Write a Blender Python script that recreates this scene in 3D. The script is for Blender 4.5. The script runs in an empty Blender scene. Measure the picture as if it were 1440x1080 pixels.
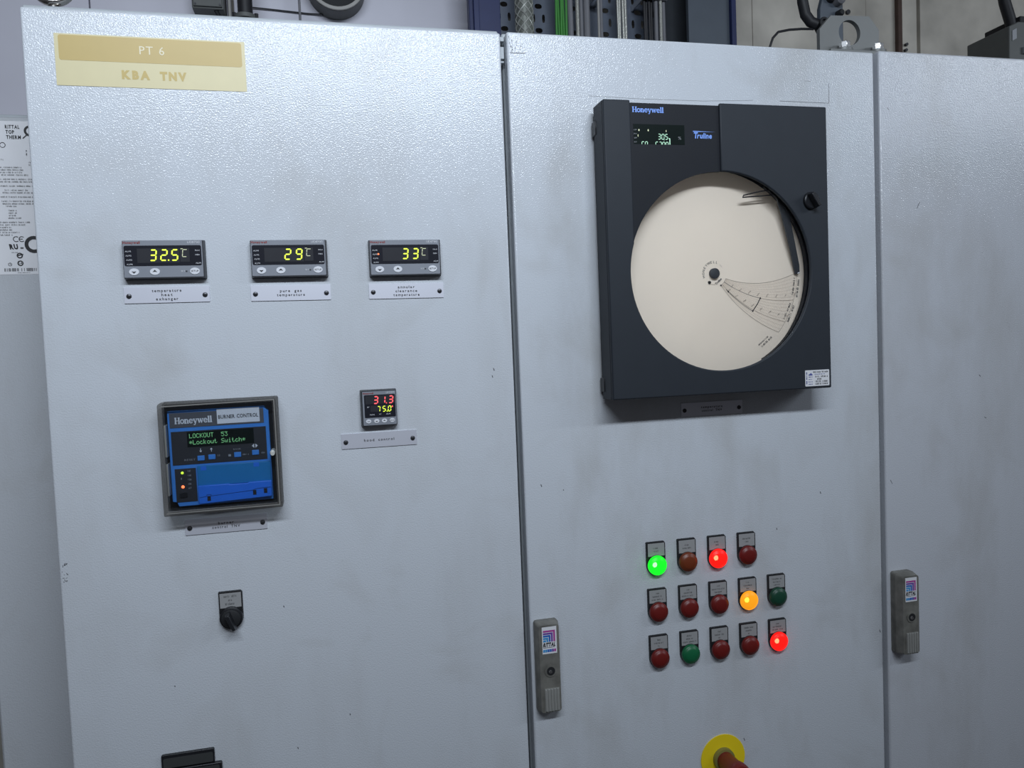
import bpy, bmesh, math, random
from mathutils import Vector, Matrix
random.seed(7)
scene = bpy.context.scene
C = scene.collection
PI = math.pi

# ------------------------------------------------------------------ camera
cam_d = bpy.data.cameras.new('camera'); cam = bpy.data.objects.new('camera', cam_d); C.objects.link(cam)
yaw, pitch, roll = 0.2346, -0.0498, -0.0404
fw = Vector((math.sin(yaw)*math.cos(pitch), math.cos(yaw)*math.cos(pitch), math.sin(pitch)))
rt = Vector((math.cos(yaw), -math.sin(yaw), 0)); up = rt.cross(fw)
r2 = rt*math.cos(roll) + up*math.sin(roll); u2 = -rt*math.sin(roll) + up*math.cos(roll)
m = Matrix((r2, u2, -fw)).transposed().to_4x4(); m.translation = (0.4233, -1.0482, 1.5086)
cam.matrix_world = m
cam_d.sensor_width = 36; cam_d.lens = 1084.7/1440*36; cam_d.clip_start = 0.01
scene.camera = cam

# ------------------------------------------------------------------ light
w = bpy.data.worlds.new('world'); scene.world = w; w.use_nodes = True
w.node_tree.nodes['Background'].inputs[0].default_value = (0.82, 0.84, 0.94, 1)
w.node_tree.nodes['Background'].inputs[1].default_value = 0.075
def tube_lamp(name, loc, target, sx, sy, power, col, spread=180):
    l = bpy.data.lights.new(name, 'AREA'); l.shape = 'RECTANGLE'; l.size = sx; l.size_y = sy
    l.energy = power; l.color = col; l.spread = math.radians(spread)
    o = bpy.data.objects.new(name, l); C.objects.link(o); o.location = loc
    d = Vector(target) - Vector(loc)
    # long side along X
    zax = -d.normalized(); xax = Vector((1, 0, 0)); xax = (xax - zax*xax.dot(zax)).normalized(); yax = zax.cross(xax)
    mm = Matrix((xax, yax, zax)).transposed().to_4x4(); mm.translation = loc; o.matrix_world = mm
    return o
LC = (0.80, 0.89, 1.0)
tube_lamp('fluorescent_light', (0.47, -1.50, 2.56), (0.30, 0.0, 1.85), 1.5, 0.10, 15.2, LC, 114)
tube_lamp('fluorescent_light', (3.25, -1.35, 2.50), (2.6, 0.2, 1.9), 1.5, 0.10, 10, LC, 130)
scene.view_settings.view_transform = 'Standard'; scene.view_settings.look = 'None'
scene.view_settings.gamma = 1; scene.view_settings.use_curve_mapping = False
scene.view_settings.exposure = -0.12

# ------------------------------------------------------------------ materials
M = {}
def mat(name, col, rough=0.5, metal=0.0, emit=None, es=0.0, var=0.0, vscale=40, bump=0.0, bscale=200, spec=0.5, coat=0.0):
    mt = bpy.data.materials.new(name); mt.use_nodes = True
    nt = mt.node_tree; b = nt.nodes['Principled BSDF']
    b.inputs['Base Color'].default_value = (*col, 1); b.inputs['Roughness'].default_value = rough
    b.inputs['Metallic'].default_value = metal; b.inputs['Specular IOR Level'].default_value = spec
    b.inputs['Coat Weight'].default_value = coat
    if emit:
        b.inputs['Emission Color'].default_value = (*emit, 1); b.inputs['Emission Strength'].default_value = es
    if var or bump:
        tc = nt.nodes.new('ShaderNodeTexCoord')
    if var:
        n = nt.nodes.new('ShaderNodeTexNoise'); n.inputs['Scale'].default_value = vscale; n.inputs['Detail'].default_value = 4
        nt.links.new(tc.outputs['Object'], n.inputs['Vector'])
        mx = nt.nodes.new('ShaderNodeMix'); mx.data_type = 'RGBA'
        mx.inputs['A'].default_value = (*[c*(1-var) for c in col], 1); mx.inputs['B'].default_value = (*[min(1, c*(1+var)) for c in col], 1)
        nt.links.new(n.outputs['Fac'], mx.inputs['Factor']); nt.links.new(mx.outputs['Result'], b.inputs['Base Color'])
    if bump:
        n2 = nt.nodes.new('ShaderNodeTexNoise'); n2.inputs['Scale'].default_value = bscale; n2.inputs['Detail'].default_value = 2
        nt.links.new(tc.outputs['Object'], n2.inputs['Vector'])
        bp = nt.nodes.new('ShaderNodeBump'); bp.inputs['Strength'].default_value = bump; bp.inputs['Distance'].default_value = 0.001
        nt.links.new(n2.outputs['Fac'], bp.inputs['Height']); nt.links.new(bp.outputs['Normal'], b.inputs['Normal'])
    M[name] = mt
    return mt

def paint_mat(name, col, seed, dirt=0.45):
    """structured light-grey powder coat with orange peel, grime streaks and specks"""
    mt = mat(name, col, rough=0.19, spec=0.37)
    nt = mt.node_tree; b = nt.nodes['Principled BSDF']; L = nt.links.new
    tc = nt.nodes.new('ShaderNodeTexCoord')
    # peel
    n = nt.nodes.new('ShaderNodeTexNoise'); n.inputs['Scale'].default_value = 520; n.inputs['Detail'].default_value = 1.0
    L(tc.outputs['Object'], n.inputs['Vector'])
    bp = nt.nodes.new('ShaderNodeBump'); bp.inputs['Strength'].default_value = 0.45; bp.inputs['Distance'].default_value = 0.00078
    L(n.outputs['Fac'], bp.inputs['Height']); L(bp.outputs['Normal'], b.inputs['Normal'])
    # streaky grime
    mp = nt.nodes.new('ShaderNodeMapping'); mp.inputs['Scale'].default_value = (6, 1, 2.0); mp.inputs['Location'].default_value = (seed, seed*2, seed*3)
    L(tc.outputs['Object'], mp.inputs['Vector'])
    g = nt.nodes.new('ShaderNodeTexNoise'); g.inputs['Scale'].default_value = 1.3; g.inputs['Detail'].default_value = 7; g.inputs['Roughness'].default_value = 0.62
    L(mp.outputs['Vector'], g.inputs['Vector'])
    rp = nt.nodes.new('ShaderNodeValToRGB'); rp.color_ramp.elements[0].position = 0.50; rp.color_ramp.elements[1].position = 0.80
    rp.color_ramp.elements[0].color = (0, 0, 0, 1); rp.color_ramp.elements[1].color = (dirt, dirt, dirt, 1)
    L(g.outputs['Fac'], rp.inputs['Fac'])
    mx = nt.nodes.new('ShaderNodeMix'); mx.data_type = 'RGBA'
    mx.inputs['A'].default_value = (*col, 1); mx.inputs['B'].default_value = (0.30, 0.27, 0.22, 1)
    L(rp.outputs['Color'], mx.inputs['Factor'])
    # smears
    g2 = nt.nodes.new('ShaderNodeTexNoise'); g2.inputs['Scale'].default_value = 6; g2.inputs['Detail'].default_value = 5; g2.inputs['Distortion'].default_value = 1.2
    L(tc.outputs['Object'], g2.inputs['Vector'])
    rp2 = nt.nodes.new('ShaderNodeValToRGB'); rp2.color_ramp.elements[0].position = 0.55; rp2.color_ramp.elements[1].position = 0.85
    rp2.color_ramp.elements[1].color = (0.30, 0.30, 0.30, 1)
    L(g2.outputs['Fac'], rp2.inputs['Fac'])
    mx2 = nt.nodes.new('ShaderNodeMix'); mx2.data_type = 'RGBA'; mx2.inputs['B'].default_value = (0.36, 0.34, 0.30, 1)
    L(rp2.outputs['Color'], mx2.inputs['Factor']); L(mx.outputs['Result'], mx2.inputs['A'])
    # specks
    v = nt.nodes.new('ShaderNodeTexVoronoi'); v.inputs['Scale'].default_value = 9
    L(tc.outputs['Object'], v.inputs['Vector'])
    rp3 = nt.nodes.new('ShaderNodeValToRGB'); rp3.color_ramp.elements[0].position = 0.012; rp3.color_ramp.elements[1].position = 0.03
    rp3.color_ramp.elements[0].color = (0.6, 0.6, 0.6, 1); rp3.color_ramp.elements[1].color = (0, 0, 0, 1)
    L(v.outputs['Distance'], rp3.inputs['Fac'])
    mx3 = nt.nodes.new('ShaderNodeMix'); mx3.data_type = 'RGBA'; mx3.inputs['B'].default_value = (0.10, 0.09, 0.08, 1)
    L(rp3.outputs['Color'], mx3.inputs['Factor']); L(mx2.outputs['Result'], mx3.inputs['A'])
    L(mx3.outputs['Result'], b.inputs['Base Color'])
    return mt

PCOL = (0.60, 0.63, 0.67)
paint_mat('paint_a', PCOL, 1.3, 0.22); paint_mat('paint_b', PCOL, 4.1, 0.36); paint_mat('paint_c', (0.57, 0.59, 0.63), 8.7, 0.34)
paint_mat('paint_cool', (0.55, 0.57, 0.60), 2.9, 0.3)
mat('frame_paint', (0.42, 0.45, 0.47), 0.5, var=0.1)
mat('galv', (0.55, 0.57, 0.60), 0.4, 0.7, var=0.1)
mat('rubber', (0.015, 0.015, 0.017), 0.7, var=0.2)
mat('black_plastic', (0.012, 0.013, 0.016), 0.38, var=0.15)
mat('matt_black', (0.010, 0.011, 0.013), 0.7, var=0.15)
mat('recorder_plastic', (0.024, 0.029, 0.037), 0.55, spec=0.32, var=0.08, bump=0.12, bscale=900)
mat('recorder_dark', (0.012, 0.014, 0.019), 0.55, spec=0.25, var=0.08, bump=0.10, bscale=900)
mat('chamber', (0.035, 0.040, 0.048), 0.6, var=0.1)
mat('chart_paper', (0.97, 0.85, 0.71), 0.75, var=0.04, vscale=14)
mat('chart_ink', (0.32, 0.27, 0.23), 0.8, var=0.1)
mat('chart_faint', (0.66, 0.57, 0.47), 0.8, var=0.05)
mat('ink', (0.02, 0.02, 0.022), 0.6, var=0.2)
mat('ink_grey', (0.13, 0.13, 0.13), 0.7, var=0.2)
mat('logo_blue', (0.24, 0.42, 1.0), 0.4, var=0.05)
mat('logo_red', (0.26, 0.035, 0.03), 0.5, var=0.1)
mat('white_print', (0.72, 0.73, 0.76), 0.5, var=0.05)
mat('grey_print', (0.30, 0.31, 0.33), 0.5, var=0.1)
mat('sticker_white', (0.78, 0.78, 0.80), 0.5, var=0.04)
mat('sticker_blue', (0.10, 0.12, 0.35), 0.5, var=0.1)
mat('meter_black', (0.020, 0.022, 0.028), 0.42, var=0.1)
mat('meter_face', (0.23, 0.245, 0.28), 0.5, var=0.06)
mat('meter_window', (0.016, 0.017, 0.024), 0.22, var=0.1)
mat('window_glow', (0.035, 0.036, 0.042), 0.25, var=0.1)
mat('button_white', (0.75, 0.76, 0.80), 0.4, var=0.03)
mat('seg_yellow', (0.4, 0.5, 0.05), 0.4, emit=(0.80, 1.0, 0.06), es=1.15, var=0.02)
mat('seg_pale', (0.4, 0.4, 0.3), 0.4, emit=(0.75, 0.85, 0.50), es=0.55, var=0.02)
mat('seg_red', (0.5, 0.05, 0.05), 0.4, emit=(1.0, 0.12, 0.14), es=1.3, var=0.02)
mat('seg_green', (0.2, 0.5, 0.2), 0.4, emit=(0.30, 0.85, 0.38), es=0.75, var=0.02)
mat('seg_mint', (0.3, 0.5, 0.35), 0.4, emit=(0.55, 0.95, 0.72), es=0.65, var=0.02)
mat('led_red', (0.5, 0.1, 0.05), 0.4, emit=(1.0, 0.16, 0.05), es=3.0, var=0.02)
mat('led_green', (0.4, 0.5, 0.05), 0.4, emit=(0.60, 1.0, 0.05), es=1.6, var=0.02)
mat('plate_alu', (0.70, 0.71, 0.78), 0.42, 0.45, var=0.05, vscale=8)
mat('plate_dull', (0.36, 0.38, 0.42), 0.5, 0.25, var=0.06, vscale=8)
mat('screw_dark', (0.05, 0.05, 0.055), 0.35, 0.6, var=0.2)
mat('label_yellow', (0.52, 0.38, 0.12), 0.42, var=0.05)
mat('label_cream', (0.66, 0.58, 0.33), 0.42, var=0.05)
mat('label_text', (0.80, 0.73, 0.52), 0.45, var=0.03)
mat('label_gold', (0.54, 0.40, 0.12), 0.45, var=0.03)
mat('burner_blue', (0.010, 0.05, 0.16), 0.42, var=0.06)
mat('burner_edge', (0.06, 0.26, 0.72), 0.4, var=0.06)
mat('burner_teal', (0.012, 0.19, 0.46), 0.45, var=0.08)
mat('burner_bright', (0.025, 0.18, 0.75), 0.42, var=0.06)
mat('burner_panel', (0.030, 0.031, 0.036), 0.45, var=0.1)
mat('burner_header', (0.10, 0.10, 0.11), 0.45, var=0.1)
mat('burner_screen', (0.005, 0.010, 0.009), 0.3, spec=0.2, var=0.1)
mat('smoke_frame', (0.12, 0.115, 0.112), 0.35, var=0.15, vscale=30)
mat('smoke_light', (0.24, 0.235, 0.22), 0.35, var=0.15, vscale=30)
mat('nylon', (0.62, 0.62, 0.58), 0.4, var=0.08)
mat('zinc', (0.19, 0.185, 0.165), 0.48, 0.25, var=0.7, vscale=60, bump=0.1, bscale=300)
mat('zinc_light', (0.33, 0.33, 0.31), 0.45, 0.2, var=0.1, vscale=60)
mat('steel_bright', (0.75, 0.75, 0.75), 0.22, 1.0, var=0.1)
mat('steel_lug', (0.19, 0.195, 0.19), 0.5, 0.35, var=0.12, vscale=20)
mat('chrome', (0.6, 0.58, 0.55), 0.18, 1.0, var=0.15)
mat('st_magenta', (0.42, 0.06, 0.30), 0.5, var=0.03); mat('st_purple', (0.16, 0.07, 0.36), 0.5, var=0.03)
mat('st_blue', (0.03, 0.14, 0.50), 0.5, var=0.03); mat('st_cyan', (0.05, 0.30, 0.62), 0.5, var=0.03)
mat('holder_black', (0.012, 0.012, 0.014), 0.45, var=0.1)
mat('holder_label', (0.33, 0.33, 0.33), 0.55, var=0.05)
mat('estop_yellow', (0.92, 0.70, 0.012), 0.5, var=0.05)
mat('estop_collar', (0.23, 0.21, 0.06), 0.45, var=0.1)
mat('estop_red', (0.17, 0.014, 0.012), 0.45, var=0.1)
mat('sheet_wall', (0.56, 0.555, 0.62), 0.5, 0.1, var=0.12, vscale=5)
mat('concrete', (0.47, 0.44, 0.385), 0.75, var=0.85, vscale=6, bump=0.2, bscale=40)
mat('blue_steel', (0.008, 0.017, 0.085), 0.5, var=0.15)
mat('slate', (0.075, 0.092, 0.115), 0.5, var=0.08)
mat('slate_dark', (0.030, 0.036, 0.044), 0.6, var=0.1)
mat('tray', (0.105, 0.125, 0.165), 0.5, 0.1, var=0.08)
mat('cable_green', (0.04, 0.24, 0.03), 0.5, var=0.1)
mat('cable_grey', (0.17, 0.17, 0.185), 0.55, var=0.1)
mat('cable_pale', (0.34, 0.33, 0.31), 0.5, var=0.15)
mat('cable_black', (0.010, 0.010, 0.013), 0.55, var=0.2)
mat('braid', (0.42, 0.42, 0.38), 0.38, 0.5, var=0.6, vscale=420, bump=0.6, bscale=420)
mat('braid_hose', (0.17, 0.18, 0.16), 0.42, 0.3, var=0.3, vscale=120)
mat('braid_wire', (0.42, 0.43, 0.40), 0.35, 0.5, var=0.2, vscale=80)
mat('rust', (0.075, 0.045, 0.035), 0.8, var=0.3)
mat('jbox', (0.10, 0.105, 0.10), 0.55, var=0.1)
mat('floor_grey', (0.20, 0.20, 0.20), 0.6, var=0.2, vscale=3)
mat('bar_inlay', (0.045, 0.048, 0.048), 0.5, var=0.1)
mat('scuff', (0.10, 0.10, 0.11), 0.6, var=0.3)
mat('pencil', (0.34, 0.35, 0.36), 0.6, var=0.3)

def lens_mat(name, col, lit=None, es=0.0):
    """coloured plastic lens; a lit one glows and lets the bulb inside show through"""
    mt = mat(name, col, 0.36, var=0.1, spec=0.4)
    nt = mt.node_tree; b = nt.nodes['Principled BSDF']; out = nt.nodes['Material Output']
    if lit:
        b.inputs['Emission Color'].default_value = (*lit, 1); b.inputs['Emission Strength'].default_value = es
        tr = nt.nodes.new('ShaderNodeBsdfTransparent'); tr.inputs[0].default_value = (*[min(1, c*0.7+0.28) for c in lit], 1)
        mx = nt.nodes.new('ShaderNodeMixShader'); mx.inputs[0].default_value = 0.70
        nt.links.new(tr.outputs[0], mx.inputs[1]); nt.links.new(b.outputs[0], mx.inputs[2]); nt.links.new(mx.outputs[0], out.inputs[0])
    return mt
lens_mat('lens_red', (0.15, 0.012, 0.010)); lens_mat('lens_amber', (0.17, 0.035, 0.012)); lens_mat('lens_green', (0.008, 0.13, 0.050)); lens_mat('lens_green_dark', (0.010, 0.060, 0.034))
lens_mat('lens_red_lit', (0.25, 0.0, 0.0), (1.0, 0.012, 0.008), 1.7)
lens_mat('lens_green_lit', (0.0, 0.25, 0.0), (0.012, 1.0, 0.03), 1.5)
lens_mat('lens_yellow_lit', (0.5, 0.25, 0.01), (1.0, 0.36, 0.012), 1.3)
mat('bulb_red', (1, .5, .2), 0.4, emit=(1.0, 0.75, 0.35), es=9, var=0.01)
mat('bulb_green', (.5, 1, .6), 0.4, emit=(0.85, 1.0, 0.85), es=9, var=0.01)
mat('bulb_yellow', (1, .9, .2), 0.4, emit=(1.0, 0.95, 0.15), es=8, var=0.01)

def glass_mat(name, tint, refl):
    mt = bpy.data.materials.new(name); mt.use_nodes = True; nt = mt.node_tree; nt.nodes.clear()
    o = nt.nodes.new('ShaderNodeOutputMaterial'); t = nt.nodes.new('ShaderNodeBsdfTransparent'); g = nt.nodes.new('ShaderNodeBsdfGlossy')
    fr = nt.nodes.new('ShaderNodeFresnel'); fr.inputs[0].default_value = refl; mx = nt.nodes.new('ShaderNodeMixShader')
    n = nt.nodes.new('ShaderNodeTexNoise'); n.inputs['Scale'].default_value = 20
    rg = nt.nodes.new('ShaderNodeMapRange'); rg.inputs['To Min'].default_value = 0.03; rg.inputs['To Max'].default_value = 0.10
    nt.links.new(n.outputs['Fac'], rg.inputs['Value']); nt.links.new(rg.outputs[0], g.inputs['Roughness'])
    t.inputs[0].default_value = (*tint, 1); g.inputs[0].default_value = (1, 1, 1, 1)
    nt.links.new(fr.outputs[0], mx.inputs[0]); nt.links.new(t.outputs[0], mx.inputs[1]); nt.links.new(g.outputs[0], mx.inputs[2]); nt.links.new(mx.outputs[0], o.inputs[0])
    M[name] = mt
def see_through(name, fac, tint):
    nt = M[name].node_tree; b = nt.nodes['Principled BSDF']; out = nt.nodes['Material Output']
    tr = nt.nodes.new('ShaderNodeBsdfTransparent'); tr.inputs[0].default_value = (*tint, 1); mx = nt.nodes.new('ShaderNodeMixShader'); mx.inputs[0].default_value = fac
    nt.links.new(tr.outputs[0], mx.inputs[1]); nt.links.new(b.outputs[0], mx.inputs[2]); nt.links.new(mx.outputs[0], out.inputs[0])
see_through('smoke_frame', 0.36, (0.80, 0.79, 0.77))
glass_mat('clear_pane', (0.97, 0.97, 0.97), 1.35)
glass_mat('smoke_pane', (0.88, 0.90, 0.92), 1.38)

# ------------------------------------------------------------------ glyphs (built-in font)
GLY = {}
def make_glyphs(key, off):
    chars = 'ABCDEFGHIJKLMNOPQRSTUVWXYZabcdefghijklmnopqrstuvwxyz0123456789%.*°-:'
    obs = []
    for ch in chars:
        c = bpy.data.curves.new('glyph', 'FONT'); c.body = ch; c.size = 1; c.resolution_u = 2; c.offset = off
        o = bpy.data.objects.new('glyph', c); C.objects.link(o); obs.append((ch, o))
    bpy.context.view_layer.update()
    dg = bpy.context.evaluated_depsgraph_get(); d = {}
    for ch, o in obs:
        e = o.evaluated_get(dg); me = e.to_mesh()
        vs = [(v.co.x, v.co.y) for v in me.vertices]; fs = [tuple(p.vertices) for p in me.polygons]
        d[ch] = (vs, fs); e.to_mesh_clear()
    cap = max(v[1] for v in d['H'][0])
    for ch in d:
        vs, fs = d[ch]; x0 = min(v[0] for v in vs); x1 = max(v[0] for v in vs)
        d[ch] = ([((v[0]-x0)/cap, v[1]/cap) for v in vs], fs, (x1-x0)/cap)
    for ch, o in obs:
        c = o.data; bpy.data.objects.remove(o); bpy.data.curves.remove(c)
    GLY[key] = d
make_glyphs('r', 0.0); make_glyphs('b', 0.036); make_glyphs('m', 0.014); make_glyphs('x', 0.065)

SEG = {'0': 'abcdef', '1': 'bc', '2': 'abged', '3': 'abgcd', '4': 'fgbc', '5': 'afgcd', '6': 'afgedc', '7': 'abc', '8': 'abcdefg', '9': 'abcdfg', 'C': 'aefd', 'S': 'afgcd', 'P': 'abefg'}
DOT = {  # 5x7 dot matrix
 'L': '10000 10000 10000 10000 10000 10000 11111', 'O': '01110 10001 10001 10001 10001 10001 01110',
 'C': '01110 10001 10000 10000 10000 10001 01110', 'K': '10001 10010 10100 11000 10100 10010 10001',
 'U': '10001 10001 10001 10001 10001 10001 01110', 'T': '11111 00100 00100 00100 00100 00100 00100',
 '5': '11111 10000 11110 00001 00001 10001 01110', '3': '11111 00010 00100 00010 00001 10001 01110',
 '*': '00000 00100 10101 01110 10101 00100 00000', 'o': '00000 00000 01110 10001 10001 10001 01110',
 'c': '00000 00000 01110 10000 10000 10001 01110', 'k': '10000 10000 10010 10100 11000 10100 10010',
 'u': '00000 00000 10001 10001 10001 10011 01101', 't': '01000 01000 11100 01000 01000 01001 00110',
 'S': '01111 10000 10000 01110 00001 00001 11110', 'w': '00000 00000 10001 10001 10101 10101 01010',
 'i': '00100 00000 01100 00100 00100 00100 01110', 'h': '10000 10000 10110 11001 10001 10001 10001', ' ': '00000 '*7}

# ------------------------------------------------------------------ mesh builder (world coordinates, y<0 is towards the room)
class MB:
    def __init__(s): s.v = []; s.f = []; s.mi = []; s.mats = []
    def _m(s, m):
        if m not in s.mats: s.mats.append(m)
        return s.mats.index(m)
    def add(s, vs, fs, m):
        k = len(s.v); i = s._m(m); s.v += [tuple(v) for v in vs]
        for f in fs: s.f.append(tuple(a+k for a in f)); s.mi.append(i)
        return s
    def box(s, x0, x1, y0, y1, z0, z1, m):
        vs = [(x, y, z) for x in (x0, x1) for y in (y0, y1) for z in (z0, z1)]
        return s.add(vs, [(0, 1, 3, 2), (4, 6, 7, 5), (0, 4, 5, 1), (2, 3, 7, 6), (0, 2, 6, 4), (1, 5, 7, 3)], m)
    def prism(s, poly, y0, y1, m, top=None):
        n = len(poly); t = top or poly
        vs = [(x, y0, z) for x, z in t] + [(x, y1, z) for x, z in poly]
        fs = [tuple(range(n)), tuple(range(2*n-1, n-1, -1))] + [(i, (i+1) % n, n+(i+1) % n, n+i) for i in range(n)]
        return s.add(vs, fs, m)
    def lathe(s, cx, cz, prof, m, n=28, a0=0.0, cap=True):
        vs = []; fs = []
        for r, y in prof:
            for i in range(n):
                a = a0 + 2*PI*i/n; vs.append((cx+r*math.cos(a), y, cz+r*math.sin(a)))
        for k in range(len(prof)-1):
            for i in range(n):
                j = (i+1) % n; fs.append((k*n+i, k*n+j, (k+1)*n+j, (k+1)*n+i))
        fs.append(tuple(range(n-1, -1, -1)))
        if cap: fs.append(tuple(range((len(prof)-1)*n, len(prof)*n)))
        return s.add(vs, fs, m)
    def cyl(s, cx, cz, r, y0, y1, m, n=28): return s.lathe(cx, cz, [(r, y0), (r, y1)], m, n)
    def tube(s, pts, r, m, n=10):
        pts = [Vector(p) for p in pts]; vs = []; fs = []
        t0 = (pts[1]-pts[0]).normalized(); ref = Vector((0, 0, 1)) if abs(t0.z) < 0.9 else Vector((1, 0, 0))
        u = (ref - t0*ref.dot(t0)).normalized()
        for k, p in enumerate(pts):
            t = (pts[min(k+1, len(pts)-1)]-pts[max(k-1, 0)]).normalized(); u = (u - t*u.dot(t)).normalized(); w_ = t.cross(u)
            rr = r[k] if isinstance(r, (list, tuple)) else r
            for i in range(n):
                a = 2*PI*i/n; vs.append(p + u*(rr*math.cos(a)) + w_*(rr*math.sin(a)))
        for k in range(len(pts)-1):
            for i in range(n):
                j = (i+1) % n; fs.append((k*n+i, k*n+j, (k+1)*n+j, (k+1)*n+i))
        fs.append(tuple(range(n-1, -1, -1))); fs.append(tuple(range((len(pts)-1)*n, len(pts)*n)))
        return s.add(vs, fs, m)
    def torus(s, c, R, r, m, n=32, k=12, axis='y'):
        vs = []; fs = []
        for i in range(n):
            a = 2*PI*i/n
            for j in range(k):
                b = 2*PI*j/k; q = R + r*math.cos(b)
                vs.append((c[0]+q*math.cos(a), c[1]+r*math.sin(b), c[2]+q*math.sin(a)))
        for i in range(n):
            for j in range(k):
                fs.append((i*k+j, ((i+1) % n)*k+j, ((i+1) % n)*k+(j+1) % k, i*k+(j+1) % k))
        return s.add(vs, fs, m)
    # --- flat print on a face that looks towards -y
    def poly(s, pts, y, m): return s.add([(x, y, z) for x, z in pts], [tuple(range(len(pts)))], m)
    def rect(s, x0, x1, z0, z1, y, m): return s.poly([(x0, z0), (x1, z0), (x1, z1), (x0, z1)], y, m)
    def stroke(s, pts, wd, y, m, closed=False):
        s.k = getattr(s, 'k', 0)
        q = list(pts) + ([pts[0]] if closed else [])
        for (xa, za), (xb, zb) in zip(q, q[1:]):
            dx, dz = xb-xa, zb-za; l = math.hypot(dx, dz) or 1; nx, nz = -dz/l*wd/2, dx/l*wd/2; ex, ez = dx/l*wd*0.3, dz/l*wd*0.3
            s.k += 1
            s.poly([(xa-ex-nx, za-ez-nz), (xb+ex-nx, zb+ez-nz), (xb+ex+nx, zb+ez+nz), (xa-ex+nx, za-ez+nz)], y-(s.k % 16)*8e-6, m)
        return s
    def disc(s, cx, cz, rx, rz, y, m, n=24): return s.poly([(cx+rx*math.cos(2*PI*i/n), cz+rz*math.sin(2*PI*i/n)) for i in range(n)], y, m)
    def text(s, t, x, z, h, y, m, al='c', bold=False, width=None, gap=0.16, shear=0.0, rot=0.0, space=0.45):
        g = GLY[bold if isinstance(bold, str) else 'b' if bold else 'r']; adv = []; tot = 0
        for ch in t:
            wch = space if ch == ' ' else g[ch][2]; adv.append(tot); tot += wch + gap
        tot -= gap; sx = h if width is None else width/tot
        ox = {'c': -tot*sx/2, 'l': 0, 'r': -tot*sx}[al]; ca, sa = math.cos(rot), math.sin(rot)
        for ch, a in zip(t, adv):
            if ch == ' ': continue
            vs, fs, _ = g[ch]; out = []
            for px, pz in vs:
                u = ox + (a+px)*sx + shear*pz*h; v = pz*h
                out.append((x + u*ca - v*sa, y, z + u*sa + v*ca))
            s.add(out, fs, m)
        return s
    def scribble(s, cx, z, width, h, y, m, seed=0, rot=0.0):
        """small print far below legibility: word-shaped rows of letter strokes"""
        rnd = random.Random(seed); x = -width/2; ca, sa = math.cos(rot), math.sin(rot); word = 0; stp = h*0.62
        def P(u, v): return (cx + u*ca - v*sa, z + u*sa + v*ca)
        while x < width/2 - stp*0.5:
            if word > 4 and rnd.random() < 0.25: word = 0; x += stp; continue
            k = rnd.randint(0, 3); hh = h*(1.0 if rnd.random() < 0.3 else 0.7); t = h*0.17
            s.stroke([P(x, 0), P(x, hh)], t, y, m)
            if k != 1: s.stroke([P(x, 0), P(x+stp*0.5, 0)], t, y, m)
            if k in (0, 2): s.stroke([P(x, h*0.65), P(x+stp*0.5, h*0.65)], t, y, m)
            if k in (0, 3): s.stroke([P(x+stp*0.5, 0), P(x+stp*0.5, h*0.65)], t, y, m)
            x += stp; word += 1
        return s
    def seg7(s, ch, x, z, wd, h, t, y, m, slant=0.08, part='abcdefg'):
        """seven segment character, x z = lower left"""
        P = {'a': [(0, h), (wd, h)], 'b': [(wd, h), (wd, h/2)], 'c': [(wd, h/2), (wd, 0)], 'd': [(0, 0), (wd, 0)], 'e': [(0, h/2), (0, 0)], 'f': [(0, h), (0, h/2)], 'g': [(0, h/2), (wd, h/2)]}
        for k in SEG[ch]:
            if k not in part: continue
            (xa, za), (xb, zb) = P[k]; l = math.hypot(xb-xa, zb-za); ux, uz = (xb-xa)/l, (zb-za)/l; g = t*0.22
            a = (xa+ux*g, za+uz*g); b = (xb-ux*g, zb-uz*g); nx, nz = -uz*t/2, ux*t/2; q = t/2
            pts = [a, (a[0]+ux*q+nx, a[1]+uz*q+nz), (b[0]-ux*q+nx, b[1]-uz*q+nz), b, (b[0]-ux*q-nx, b[1]-uz*q-nz), (a[0]+ux*q-nx, a[1]+uz*q-nz)]
            s.poly([(x+px+slant*pz, z+pz) for px, pz in pts][::-1], y, m)
        return s
    def dots(s, t, x, z, pitch, y, m):
        """dot matrix row, x z = upper left"""
        for i, ch in enumerate(t):
            for r, row in enumerate(DOT[ch].split()):
                for c, b in enumerate(row):
                    if b == '1':
                        px = x + (i*6+c)*pitch; pz = z - r*pitch*1.15; s.rect(px-pitch*.38, px+pitch*.38, pz-pitch*.42, pz+pitch*.42, y, m)
        return s
    def build(s, name, parent=None, bevel=0.0, seg=2, smooth=True, fix=True):
        me = bpy.data.meshes.new(name)
        o = Vector(parent['_o']) if parent is not None else Vector((0, 0, 0))
        me.from_pydata([tuple(Vector(v)-o) for v in s.v], [], s.f)
        for q in s.mats: me.materials.append(M[q])
        me.polygons.foreach_set('material_index', s.mi)
        if fix:
            bm = bmesh.new(); bm.from_mesh(me); bmesh.ops.recalc_face_normals(bm, faces=bm.faces); bm.to_mesh(me); bm.free()
        if smooth:
            me.polygons.foreach_set('use_smooth', [True]*len(me.polygons)); me.set_sharp_from_angle(angle=math.radians(35))
        ob = bpy.data.objects.new(name, me); C.objects.link(ob)
        ob['_o'] = tuple(o)
        if parent is not None: ob.parent = parent
        if bevel:
            md = ob.modifiers.new('bevel', 'BEVEL'); md.width = bevel; md.segments = seg; md.limit_method = 'ANGLE'; md.angle_limit = math.radians(40); md.harden_normals = False
        return ob

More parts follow.
